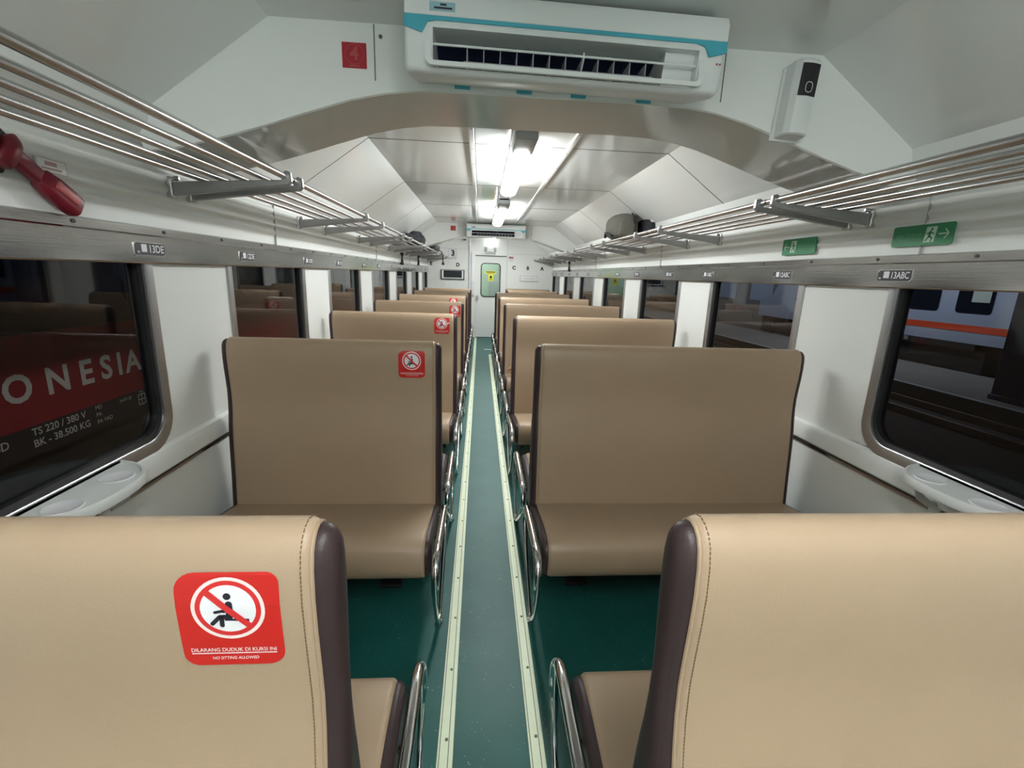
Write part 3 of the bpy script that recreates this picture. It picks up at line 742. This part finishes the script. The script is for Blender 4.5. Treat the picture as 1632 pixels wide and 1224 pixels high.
t = thing('air_freshener', 'white wall dispenser with a black top panel on the right of the nearest arch', 'dispenser', (1.045, 1.70, 2.04))
pr = [(-.042, 0), (.042, 0), (.042, -.058), (.030, -.078), (0, -.084), (-.030, -.078), (-.042, -.058)]
b = MB(); b.loft([[(x * s + (z > .05) * 0, y * s2, z) for x, y in pr] for z, s, s2 in ((-.108, .90, .92), (-.104, 1, 1), (.110, 1.0, 1.0), (.116, .92, .94))]); body = b.build('case', PLW, t, smooth=30)
b = MB(); b.loft([[(x, y - .0015, z) for x, y in ((-.029, -.0795), (-.015, -.0828), (0, -.0845), (.015, -.0828), (.029, -.0795), (.029, -.076), (-.029, -.076))] for z in (.006, .100)]); b.build('black_panel', BLACKP, t, smooth=30)
ring = [(p[0], -.0875, .030 + p[1]) for p in rrect(-.011, .011, -.015, .015, .010)]
b = MB(); b.tube(ring, .0011, 6, closed=True); b.build('button_ring', PLW, t)
b = MB(); b.loft([[(p[0], yy, .030 + p[1]) for p in rrect(-.008, .008, -.012, .012, .007)] for yy in (-.086, -.0878)]); b.build('button', RUBBER, t)
b = MB(); b.box(-.050, .045, -.012, 0, -.115, .110, .003); b.build('back_plate', PLW, t)
t.rotation_euler = (0, .06, 0)

# ------------------------------------------------------------------ emergency hammer at the near left
t = thing('emergency_hammer', 'red emergency hammer tilted on the left wall over the nearest window', 'hammer', (WL + .03, 1.40, 1.655))
R_ = Matrix.Rotation(math.radians(38), 4, 'X')
def hm(bm_, name, mt, par, smooth=35):
    o = bm_.build(name, mt, par, smooth)
    for v in o.data.vertices: v.co = Matrix.Rotation(math.radians(-32), 3, 'X') @ v.co
    return o
b = MB()
pr = rrect(-.020, .020, -.014, .014, .008, 4)
b.loft([[(z_, y_, x_) for x_, z_ in [(p[0] * s, p[1] * s) for p in pr]] for y_, s in ((-.015, .85), (-.005, 1.3), (.03, 1.55), (.09, 1.55), (.112, 1.4), (.12, .9))])
gp = hm(b, 'grip', HAMRED, t)
b = MB(); b.box(.012, .026, .020, .095, -.008, .014, .003); hm(b, 'grip_inset', DULLRED2, gp)
b = MB(); b.loft([[(z_, y_, x_) for x_, z_ in [(p[0] * s, p[1] * s) for p in pr]] for y_, s in ((-.085, .95), (-.07, 1.05), (-.012, 1.0))]); hm(b, 'neck', HAMRED, t)
b = MB(); b.lathe([(.006, -.045), (.020, -.040), (.024, -.02), (.024, .02), (.018, .034), (.006, .048)], (0, -.095, 0), axis='z', n=18); hm(b, 'hammer_head', HAMRED, t, 40)
b = MB(); b.box(-.03, -.012, -.135, -.07, -.05, .05, .006); b.box(-.03, .012, -.145, -.128, -.03, .03, .004); hm(b, 'holder', BLACKP, t)
t = thing('hammer_label', 'small pale label with a thin red outline beside the red emergency hammer', 'label', (WL + .011, 1.462, 1.698)); M = frame((0, 0, 0), (0, 1, 0), (0, 0, 1))
slab([rrect(-.048, .048, -.020, .020, .002)], M, .001, 'panel', PLW, t)
put('outline', [(curve_mesh([rrect(-.046, .046, -.018, .018, .003), rrect(-.0448, .0448, -.0168, .0168, .003)]), 0, 0)], M, DULLRED2, t, n=.0014)
put('print_marks', [(curve_mesh([rrect(-.022, .016, .000, .011, .002)]), 0, 0), (curve_mesh([rrect(-.034, .030, -.010, -.005, .002)]), 0, 0)], M, mat('faded_pink_print', srgb(190, 150, 152), .5, var=.1, vscale=80), t, n=.0014)

# ------------------------------------------------------------------ window trays
def tray(side):
    left = side == 'left'; X = WL if left else WR; q = 1 if left else -1
    t = thing('window_tray', 'small white tray with two shallow cup rests under the nearest %s window' % side, 'tray', (X, 1.30, .79), 'trays under the windows'); off = t.location
    o = []
    for i in range(33):
        a = i / 32; y = 1.085 + .43 * a; d = .155 * (1 - abs(2 * a - 1) ** 3.0) ** .72
        o.append((X + q * (.024 + d), y))
    loop = [(X + q * .022, 1.085)] + o + [(X + q * .022, 1.515)]
    def ring(z, k): return [(X + q * .022 + (x - X - q * .022) * k, 1.30 + (y - 1.30) * (1 - (1 - k) * .35), z) for x, y in loop]
    b = MB(); b.loft([ring(.785, .96), ring(.783, .985), ring(.788, 1.0), ring(.812, 1.0), ring(.816, .985), ring(.816, .93), ring(.808, .90)]); b.build('tray_top', PLW, t, off=off, smooth=40)
    for y in (1.205, 1.395):
        b = MB(); b.lathe([(.046, .8075), (.044, .8105), (.040, .8105), (.036, .8085), (.002, .8085)], (X + q * .092, y, 0), n=28); b.build('cup_rest', SWHITE, t, off=off, smooth=40)
    for y in (1.15, 1.42):
        b = MB(); b.tube([(X + q * .012, y, .700), (X + q * .045, y, .700), (X + q * .085, y, .725), (X + q * .105, y, .765), (X + q * .105, y, .792)], .013, 10); br = b.build('support_tube', PLW, t, off=off, smooth=50)
        b = MB(); b.box(min(X + q * .012, X + q * .022), max(X + q * .012, X + q * .022), y - .022, y + .022, .665, .735, .004); b.build('wall_flange', PLW, br, off=off)
tray('left'); tray('right')

# ------------------------------------------------------------------ end wall fittings
ME = frame((0, 0, 0), (1, 0, 0), (0, 0, 1))
yw = YE
t = thing('car_number_sign', 'white sign with a black 3 on the end wall left of the door', 'sign', (-.627, yw, 1.86))
slab([rrect(-.090, .090, -.105, .105, .004)], ME, .012, 'panel', SWHITE, t)
slab([rrect(-.090, .090, -.105, .105, .004), rrect(-.083, .083, -.098, .098, .003)], frame((0, -.012, 0), (1, 0, 0), (0, 0, 1)), .002, 'border', PLG, t)
put('number', [(text_mesh('3', .165, .045), .012, .014)], ME, INK, t, n=.0135)
put('corner_stripe', [(curve_mesh([[(-.02, -.085), (.07, -.045), (.07, -.030), (-.05, -.085)]]), 0, 0), (curve_mesh([[(.015, -.09), (.07, -.065), (.07, -.09)]]), 0, 0)], ME, PLG, t, n=.0132)
t = tag(slab([rrect(-.085, .085, -.070, .070, .004)], frame((-.412, yw, 1.905), (1, 0, 0), (0, 0, 1)), .012, 'blank_panel', WHITE), 'blank white access panel beside the sign with the 3', 'panel')
t = thing('display_screen', 'dark screen in a black frame on the end wall left of the door', 'screen', (-.62, yw, 1.41))
slab([rrect(-.262, .262, -.108, .108, .006)], ME, .03, 'case', BLACKP, t)
slab([rrect(-.240, .240, -.088, .096, .003), rrect(-.205, .205, -.068, .090, .003)], frame((0, -.03, 0), (1, 0, 0), (0, 0, 1)), .003, 'bezel', PLW, t)
slab([rrect(-.205, .205, -.068, .090, .003)], frame((0, -.03, 0), (1, 0, 0), (0, 0, 1)), .001, 'display', SCREEN, t)
for ch, x, z in (('E', -1.103, 1.635), ('D', -.505, 1.625), ('C', .763, 1.600), ('B', 1.08, 1.600), ('A', 1.405, 1.600)):
    me = text_mesh(ch, .105, .05); b = MB(); b.mesh(me, frame((0, -.0012, 0), (1, 0, 0), (0, 0, 1)))
    o = b.build('seat_letter', INK, None, 0); o.location = (x, yw, z); tag(o, 'black letter %s on the end wall' % ch, 'letter', 'seat letters on the end wall')
t = thing('notice_plaque', 'white framed plaque on the end wall right of the door', 'plaque', (1.11, yw, 1.375))
slab([rrect(-.205, .205, -.068, .062, .004)], ME, .010, 'frame', PLG, t); slab([rrect(-.195, .200, -.056, .056, .003)], frame((0, -.010, 0), (1, 0, 0), (0, 0, 1)), .004, 'plate', SWHITE, t)
put('faint_print', [(curve_mesh([rrect(-.12, .12, -.006, .002, .001)]), 0, 0)], ME, PLG, t, n=.0145)
t = thing('camera_sticker', 'small red and white sticker on the end wall right of the door', 'sticker', (.69, yw, 1.79))
slab([rrect(-.052, .052, -.055, .055, .006)], ME, .0015, 'panel', SWHITE, t)
put('red_band', [(curve_mesh([rrect(-.050, .050, .022, .052, .004)]), 0, 0)], ME, DULLRED, t, n=.0022)
put('arc_print', [(curve_mesh([rrect(-.050, .050, -.002, .018, .008)]), 0, 0), (curve_mesh([rrect(-.03, .03, -.046, -.034, .002)]), 0, 0)], ME, PLG, t, n=.0022)
t = thing('wall_lamp', 'round lit lamp high on the end wall over the door', 'lamp', (.235, yw, 2.105))
b = MB(); b.lathe([(.05, 0), (.05, -.02), (.035, -.03)], (0, 0, .01), axis='y', n=24); b.build('base', PLW, t)
b = MB(); bm = bmesh.new(); bmesh.ops.create_uvsphere(bm, u_segments=24, v_segments=14, radius=1)
b.bm(bm, Matrix.Translation((0, -.075, .01)) @ Matrix.Diagonal((.092, .055, .050, 1))); b.build('globe', BULB, t, smooth=60)
t = thing('emergency_light', 'white emergency light box with a mesh panel under the round lamp', 'emergency light', (.215, yw, 1.985))
b = MB(); b.box(-.135, .135, -.012, 0, -.055, .055, .003); b.build('mesh_panel', PLG, t)
b = MB(); b.loft([[(x, y, z) for x, z in ((-.085 * k, -.06), (.085 * k, -.06), (.062 * k, .05), (-.062 * k, .05))] for y, k in ((-.012, 1), (-.055, 1), (-.062, .92))]); b.build('case', SWHITE, t, smooth=30)
b = MB(); b.box(-.12, .12, -.02, 0, -.100, -.085, .003); b.build('shelf_lip', PLG, t)
t = thing('thermostat', 'small white control box with a black display left of the white pipe', 'control box', (-.357, yw, 2.165))
b = MB(); b.box(-.05, .05, -.04, 0, -.036, .036, .005); b.build('case', SWHITE, t); slab([rrect(-.032, .032, -.010, .018, .002)], frame((0, -.04, 0), (1, 0, 0), (0, 0, 1)), .001, 'display', INK, t)
tag(slab([rrect(-.15, .15, -.032, .032, .006)], frame((-.405, yw, 2.055), (1, 0, 0), (0, 0, 1)), .008, 'cover_plate', WHITE), 'long white cover plate under the small control box', 'cover plate')
t = thing('conduit_pipe', 'white vertical pipe and cable duct on the end wall beside the door', 'pipe', (-.19, yw, 1.1))
b = MB(); b.tube([(-.045, -.028, -1.1), (-.045, -.028, 1.075)], .024, 14); b.tube([(-.045, -.028, 1.06), (.05, -.028, 1.06)], .018, 12); b.build('riser', SWHITE, t, smooth=60)
b = MB(); b.box(-.012, .060, -.050, 0, -.14, .82, .006); b.box(-.018, .066, -.054, 0, .16, .185, .004); b.build('cable_duct', SWHITE, t)
t = thing('door_warning_sticker', 'yellow warning stickers on the glass of the end door', 'sticker', (.235, YE + .024, 1.42))
MD = frame((0, 0, 0), (1, 0, 0), (0, 0, 1))
slab([rrect(-.125, .125, .030, .095, .004)], MD, .001, 'long_sticker', YELLOW, t); put('dark_print', [(curve_mesh([rrect(-.105, .11, .066, .082, .002)]), 0, 0), (curve_mesh([rrect(-.09, .10, .044, .052, .002)]), 0, 0)], MD, INK, t, n=.0016)
slab([rrect(-.05, .065, -.125, .022, .004)], MD, .001, 'square_sticker', YELLOW, t)
put('warning_triangle', [(curve_mesh([[(-.032, -.062), (.047, -.062), (.008, .006)]]), 0, 0), (curve_mesh([rrect(-.03, .045, -.105, -.090, .002)]), 0, 0)], MD, INK, t, n=.0016)

# ------------------------------------------------------------------ bags and small things on the racks
def lump(x, y, z, hx, hy, hz, seed, amp=.10, p=3.2):
    random.seed(seed); b = MB(); bm = bmesh.new(); bmesh.ops.create_cube(bm, size=2)
    bmesh.ops.subdivide_edges(bm, edges=list(bm.edges), cuts=11, use_grid_fill=True)
    ph = [random.random() * 6 for _ in range(6)]
    for v in bm.verts:
        d = v.co.normalized(); n = (abs(d.x) ** p + abs(d.y) ** p + abs(d.z) ** p) ** (-1 / p); c = d * n
        k = 1 + amp * (math.sin(3 * c.x + ph[0]) * math.sin(2.5 * c.y + ph[1]) + .5 * math.sin(6 * c.y + ph[2]) * math.sin(5 * c.z + ph[3]))
        if c.z < -.7: k = 1
        v.co = Vector((x + c.x * k * hx, y + c.y * k * hy, z + c.z * k * hz))
    return b.bm(bm)
ZR = 1.803
t = thing('backpack', 'grey canvas backpack lying on the right rack', 'bag', (1.315, 4.50, ZR))
lump(0, 0, .110, .118, .21, .112, 3, .06).build('body', GREYBAG, t, smooth=60)
lump(.0, -.19, .085, .085, .045, .075, 4, .05).build('front_pocket', GREYBAG, t, smooth=60)
b = MB(); b.tube([(.045, -.245, .03), (.05, -.25, .10), (.048, -.215, .17), (.045, -.14, .222)], .007, 6); b.build('strap', BLKBAG, t)
b = MB(); b.box(.030, .066, -.258, -.238, .128, .152, .003); b.build('buckle', BLACKP, t)
b = MB(); b.tube([(-.125, -.14, .02), (-.14, -.05, .045), (-.13, .08, .06), (-.11, .16, .03)], .012, 8); b.build('side_strap', BLKBAG, t)
t = thing('travel_bag', 'black bag on the right rack beside the grey backpack', 'bag', (1.545, 4.40, ZR))
lump(0, 0, .092, .100, .21, .094, 9, .08).build('body', BLKBAG, t, smooth=60)
b = MB(); b.tube([(-.03, -.1, .17), (.02, -.08, .21), (.05, 0, .215), (.04, .09, .17)], .014, 8); b.build('handle', BLKBAG, t)
slab([rrect(-.05, .03, -.010, .010, .002)], frame((-.02, -.214, .145), (1, 0, 0), (0, .1, 1)), .004, 'white_tag', SWHITE, t)
b = MB(); b.box(.02, .045, -.222, -.208, .03, .10, .003); b.build('buckle', PLG, t)
t = thing('shoulder_bag', 'black bag with a raised flap on the left rack, nearer of the two there', 'bag', (-.93, 6.72, ZR))
lump(0, 0, .068, .15, .32, .070, 12, .12).build('body', BLKBAG, t, smooth=60)
lump(.06, -.14, .12, .08, .12, .05, 15, .12, 2.4).build('flap', BLKBAG, t, smooth=60)
t = thing('duffel_bag', 'black bag at the far end of the left rack with its strap hanging down', 'bag', (-.93, 8.75, ZR))
lump(.03, 0, .066, .15, .42, .068, 21, .08).build('body', BLKBAG, t, smooth=60)
b = MB(); b.tube([(.14, .25, .05), (.20, .42, .02), (.215, .50, -.05), (.215, .53, -.17)], .011, 8); b.build('strap', mat('brown_strap', srgb(84, 66, 52), .7, var=.1, vscale=40), t)
b = MB(); b.box(.192, .242, .51, .55, -.215, -.165, .006); b.build('strap_end', MATS['brown_strap'], t)
for x, y, z, lab in ((WL + .022, 7.3, 1.635, 'black handle hanging on the left wall under the rack, the nearer one'), (WL + .022, 9.2, 1.665, 'black handle hanging on the left wall under the rack, close to the end wall'), (WR - .022, 8.8, 1.64, 'black handle hanging on the right wall under the rack')):
    t = thing('coat_hook', lab, 'hook', (x, y, z), 'black handles on the walls under the racks')  # black hanging items of unknown use, modelled as handles
    b = MB(); b.lathe([(.012, -.10), (.020, -.09), (.018, -.02), (.011, .0), (.013, .05), (.006, .055)], n=12); b.build('grip', BLACKP, t, smooth=50)
    b = MB(); b.box(-.02, .02, -.035, .035, .035, .085, .008); b.build('clip', BLACKP, t)

# ------------------------------------------------------------------ person lying on the fourth right bench, a hand at the cushion edge
def skinned(name, joints, edges, mt, parent, loc, sub=2):
    me = bpy.data.meshes.new(name); me.from_pydata([j[:3] for j in joints], edges, [])
    o = bpy.data.objects.new(name, me); COL.objects.link(o)
    sk = o.modifiers.new('skin', 'SKIN'); sk.use_smooth_shade = True
    for i, j in enumerate(joints): me.skin_vertices[0].data[i].radius = (j[3], j[3])
    me.skin_vertices[0].data[0].use_root = True
    ss = o.modifiers.new('sub', 'SUBSURF'); ss.levels = sub; ss.render_levels = sub
    dg = bpy.context.evaluated_depsgraph_get(); m2 = bpy.data.meshes.new_from_object(o.evaluated_get(dg), depsgraph=dg)
    bpy.data.objects.remove(o); m2.materials.append(mt)
    m2.polygons.foreach_set('use_smooth', [True] * len(m2.polygons))
    o2 = bpy.data.objects.new(name, m2); COL.objects.link(o2); o2.location = loc
    if parent: o2.parent = parent
    return o2
yb = ys[3]; cy = yb - .36; zc = .425
J = [(1.05, cy, zc + .10, .10), (.88, cy, zc + .11, .115), (.72, cy, zc + .12, .12), (.64, cy, zc + .12, .055), (.54, cy, zc + .12, .085), (.47, cy, zc + .125, .075),      # pelvis .. head (towards the aisle)
     (1.22, cy - .07, zc + .28, .075), (1.38, cy - .07, zc + .40, .055), (1.44, cy - .08, zc + .22, .045), (1.47, cy - .08, zc + .06, .036), (1.47, cy - .17, zc + .04, .028),    # near leg
     (1.22, cy + .09, zc + .28, .075), (1.38, cy + .09, zc + .42, .055), (1.45, cy + .10, zc + .22, .045), (1.48, cy + .10, zc + .06, .036), (1.48, cy + .01, zc + .04, .028),
     (.70, cy - .16, zc + .13, .045), (.55, cy - .18, zc + .12, .038), (.42, cy - .13, zc + .105, .028), (.362, cy - .11, zc + .085, .032),                                      # arm reaching past the head
     (.70, cy + .17, zc + .12, .045), (.85, cy + .20, zc + .10, .036), (1.0, cy + .14, zc + .20, .028), (1.06, cy + .08, zc + .22, .030)]
Ed = [(0, 1), (1, 2), (2, 3), (3, 4), (4, 5), (0, 6), (6, 7), (7, 8), (8, 9), (9, 10), (0, 11), (11, 12), (12, 13), (13, 14), (14, 15), (2, 16), (16, 17), (17, 18), (18, 19), (2, 20), (20, 21), (21, 22), (22, 23)]
pl = (1.05, cy, zc)
J = [(x - pl[0], y - pl[1], z - pl[2], r) for x, y, z, r in J]
# five fingers curled over the cushion edge, and a thumb
hx, hy, hz = J[19][:3]
for k, (dy, ln) in enumerate(((-.030, .055), (-.010, .062), (.010, .060), (.028, .050))):
    i = len(J); J += [(hx - .022, hy + dy, hz + .010, .010), (hx - .022 - ln * .5, hy + dy, hz + .002, .0090), (hx - .022 - ln * .75, hy + dy * .95, hz - .028, .0085)]
    Ed += [(19, i), (i, i + 1), (i + 1, i + 2)]
i = len(J); J += [(hx + .005, hy - .036, hz - .012, .011), (hx - .025, hy - .050, hz - .030, .0095)]; Ed += [(19, i), (i, i + 1)]
per = skinned('person', J, Ed, SKIN, None, pl)
tag(per, 'person lying on the fourth right bench with only a hand showing past the backrest', 'person')
TJ = [(1.06, cy, zc + .10, .112), (.88, cy, zc + .11, .128), (.71, cy, zc + .12, .130), (.66, cy, zc + .12, .075)]
skinned('shirt', [(x - pl[0], y - pl[1], z - pl[2], r) for x, y, z, r in TJ], [(0, 1), (1, 2), (2, 3)], SHIRT, per, (0, 0, 0))
PJ = [(1.05, cy, zc + .10, .118), (1.22, cy - .07, zc + .28, .086), (1.38, cy - .07, zc + .40, .066), (1.44, cy - .08, zc + .22, .054), (1.46, cy - .08, zc + .10, .046), (1.22, cy + .09, zc + .28, .086), (1.38, cy + .09, zc + .42, .066), (1.45, cy + .10, zc + .22, .054), (1.47, cy + .10, zc + .10, .046)]
skinned('trousers', [(x - pl[0], y - pl[1], z - pl[2], r) for x, y, z, r in PJ], [(0, 1), (1, 2), (2, 3), (3, 4), (0, 5), (5, 6), (6, 7), (7, 8)], SHIRT, per, (0, 0, 0))
lump(.475 - pl[0], cy - pl[1], .115, .062, .088, .085, 5, .04, 2.2).build('hair', HAIR, per, smooth=60)

# ------------------------------------------------------------------ outside: the night station
b = MB(); b.box(-30, 40, -25, 90, -1.45, -1.25); o = b.build('ground', BALLAST, smooth=0); struct(o)
b = MB(); b.box(10.8, 14.2, -25, 90, -1.25, -.90, .03); b.k = 1; b.box(10.8, 10.95, -25, 90, -.905, -.893)
tag(b.build('platform', [ASPH, PLG], smooth=0), 'grey concrete platform between the tracks and the pale blue train outside', 'platform')
for x, lab in ((9.35, 'rail of the middle track on the right, farther from the platform'), (10.3, 'rail of the middle track on the right, next to the platform')):
    b = MB(); b.prism_y([(x - .05, -1.25), (x + .05, -1.25), (x + .012, -1.22), (x + .012, -1.15), (x + .034, -1.14), (x + .034, -1.10), (x - .034, -1.10), (x - .034, -1.14), (x - .012, -1.15), (x - .012, -1.22)], -25, 90)
    o = b.build('rail', RUST, smooth=30); tag(o, lab, 'rail', 'rails outside on the right')
t = thing('reflection_post', 'navy blue post standing for a dark reflection in the nearest right window', 'reflection', (11.6, 9.05, -.9))  # solid post placed where the glass only shows a dark reflection
b = MB(); b.box(-.20, .20, -.28, .28, .0, 5, .02); b.build('shaft', NAVYP, t); b = MB(); b.box(-.23, .23, -.31, .31, 0, .12, .02); b.build('base', NAVYP, t)
# white train with the orange stripe
t = thing('passenger_car', 'pale blue train car with an orange stripe beyond the platform', 'train car', (14.75, 22.0, -1.25))
Y1, Y2 = -10.2, -3.2
b = MB(); b.prism_y([(0, 1.12), (0, 3.2), (.15, 3.7), (.6, 4.05), (1.5, 4.2), (2.4, 4.05), (2.85, 3.7), (3.0, 3.2), (3.0, 1.12)], Y1, Y2); b.build('body', TRAINW, t, smooth=20)
b = MB(); b.box(-.012, .002, Y1, Y2, 1.46, 1.66); b.build('orange_stripe', TRAINO, t, smooth=0)
MT = frame((0, 0, 0), (0, -1, 0), (0, 0, 1))
for yy in [-9.40 + 1.62 * k for k in range(4)]:
    w = slab([rrect(-yy - 1.06, -yy, 2.02, 2.75, .10)], frame((0, 0, 0), (0, -1, 0), (0, 0, 1)), .02, 'window', SCREEN, t)
    if int(round((yy + 9.4) / 1.62)) % 3 == 0: slab([rrect(-yy - .62, -yy - .1, 2.35, 2.70, .02)], frame((-.02, 0, 0), (0, -1, 0), (0, 0, 1)), .004, 'blind', VEST, w)
b = MB(); b.box(.15, 2.85, Y1 + .8, Y2, .25, 1.12); b.build('underframe', BLACK, t, smooth=0)
b = MB(); b.box(-.01, .15, Y1 + 1.0, Y2, .92, 1.12); sk = b.build('skirt', BLACK, t, smooth=0)
put('lettering', [(text_mesh('M1 35', .17, .02), 6.75, 1.03), (curve_mesh([rrect(5.9, 6.2, 1.02, 1.05, .01)]), 0, 0), (curve_mesh([rrect(5.2, 5.75, .99, 1.07, .01)]), 0, 0), (curve_mesh([rrect(4.6, 5.0, 1.0, 1.06, .01)]), 0, 0)], frame((-.012, 0, 0), (0, -1, 0), (0, 0, 1)), PLG, sk, n=.003)
for yy in (-8.0, -5.8):
    b = MB(); b.lathe([(.42, 0), (.42, .1), (.46, .11), (.46, .14)], (.3, yy, .42), axis='x', n=32); b.build('wheel', BLACK, t, smooth=40)
# the dark red train close by on the left
t = thing('neighbour_car', 'dark train car with a red band and cream lettering outside the left windows', 'train car', (-2.4, 4.0, -1.25)); XN = 0
b = MB(); b.prism_y([(0, 1.66), (0, 3.3), (-.2, 3.8), (-.8, 4.1), (-2.0, 4.1), (-2.6, 3.8), (-2.8, 3.3), (-2.8, 1.66)], -9, 11); b.build('body', TRAIND, t, smooth=20)
b = MB(); b.box(-.01, .010, -9, 11, 1.822, 2.312); rb = b.build('red_band', TRAINR, t, smooth=0)
ML = frame((.010, 0, 0), (0, 1, 0), (0, 0, 1))
# spaced capitals, right end at y = 3.385 in the world
specs = [('I', .5), ('N', 1), ('D', 1), ('O', 1.1), ('N', 1), ('E', .9), ('S', .85), ('I', .5), ('A', 1)]
pos = {'O': 2.51 - 4, 'N': 2.75 - 4, 'E': 2.945 - 4, 'S': 3.10 - 4, 'I': 3.215 - 4, 'A': 3.335 - 4}
xs_ = [1.865 - 4, 2.01 - 4, 2.25 - 4, pos['O'], pos['N'], pos['E'], pos['S'], pos['I'], pos['A']]
ms = []
for (ch, _), x in zip(specs, xs_):
    me = text_mesh(ch, .205, .028)
    ms.append((me, x, 2.03))
put('lettering', ms, ML, LETTER, rb, n=.003)
b = MB(); b.box(-.01, .008, -9, 11, 1.66, 1.822); lb = b.build('lower_band', BLACK, t, smooth=0)
M2 = frame((.008, 0, 0), (0, 1, 0), (0, 0, 1))
put('lettering', [(text_mesh('TS 220 / 380 V', .058, .012), 2.715 - 4, 1.785), (text_mesh('BK - 38.500 KG', .058, .012), 2.725 - 4, 1.722), (text_mesh('BD', .062, .01), 2.37 - 4, 1.765),
    (text_mesh('MD', .036, 0, ax='LEFT'), 2.965 - 4, 1.800), (text_mesh('PA', .036, 0, ax='LEFT'), 2.965 - 4, 1.755), (text_mesh('PA YAD', .036, 0, ax='LEFT'), 2.965 - 4, 1.710), (text_mesh('24-07-20', .030, 0), 3.22 - 4, 1.790),
    (text_mesh('PSM', .024, 0), 3.37 - 4, 1.806), (curve_mesh([rrect(3.335 - 4, 3.405 - 4, 1.715, 1.792, .002), rrect(3.342 - 4, 3.366 - 4, 1.757, 1.786, .001), rrect(3.372 - 4, 3.398 - 4, 1.757, 1.786, .001), rrect(3.342 - 4, 3.366 - 4, 1.721, 1.751, .001), rrect(3.372 - 4, 3.398 - 4, 1.721, 1.751, .001)]), 0, 0)], M2, LETTER, lb, n=.003)
b = MB(); b.box(-2.6, -.2, -9, 11, .35, 1.66); b.build('underframe', BLACK, t, smooth=0)
for yy in [-8.4 + 1.55 * k for k in range(12)]:
    slab([rrect(yy, yy + 1.1, 2.42, 3.1, .10)], frame((0, 0, 0), (0, 1, 0), (0, 0, 1)), .012, 'window', SCREEN, t)
for yy in (-7, -4.8, 6.5, 8.7):
    b = MB(); b.lathe([(.42, 0), (.42, -.1), (.46, -.11), (.46, -.14)], (-.45, yy, .46), axis='x', n=32); b.build('wheel', BLACK, t, smooth=40)

# farther along: a white rail vehicle with a sloped windscreen and a long grey station building
t = thing('rail_vehicle', 'white rail vehicle with a dark sloped windscreen, beyond the platform', 'rail vehicle', (14.9, 22.0, -1.25))
b = MB(); b.loft([[(x, y, z) for y, z in ((-2.3, 1.05), (2.2, 1.05), (2.2, 2.0), (1.2, 2.15), (.55, 3.1), (-2.3, 3.1))] for x in (0, 2.6)]); b.build('body', TRAINW, t, smooth=20)
slab([[(.6, 2.0), (1.6, 2.0), (1.5, 2.40), (.9, 2.40)]], frame((0, 0, 0), (0, -1, 0), (0, 0, 1)), .02, 'side_window', SCREEN, t)
b = MB(); b.prism_x([(1.15, 2.2), (.62, 2.98), (.66, 3.0), (1.2, 2.24)], .2, 2.4); b.build('windscreen', SCREEN, t, smooth=0)
b = MB(); b.box(.2, 2.4, -2.2, 2.1, .25, 1.05); b.build('underframe', BLACK, t, smooth=0)
for yy in (-1.4, 1.4):
    b = MB(); b.lathe([(.40, 0), (.40, .1), (.44, .11), (.44, .14)], (.1, yy, .42), axis='x', n=32); b.build('wheel', BLACK, t, smooth=40)
t = thing('station_building', 'long grey station building far beyond the platform, with pale windows', 'building', (18.0, 48.0, -1.25))
b = MB(); b.box(0, 6, -30, 45, 0, 6); b.build('wall', ASPH, t, smooth=0)
for k in range(16):
    slab([rrect(26 - k * 4.2, 28.4 - k * 4.2, 1.6, 3.2, .03)], frame((0, 0, 0), (0, -1, 0), (0, 0, 1)), .05, 'window', TRAINW, t)
b = MB(); b.box(-.6, 6.6, -30.6, 45.6, 6, 6.4); b.build('roof', NAVYP, t, smooth=0)
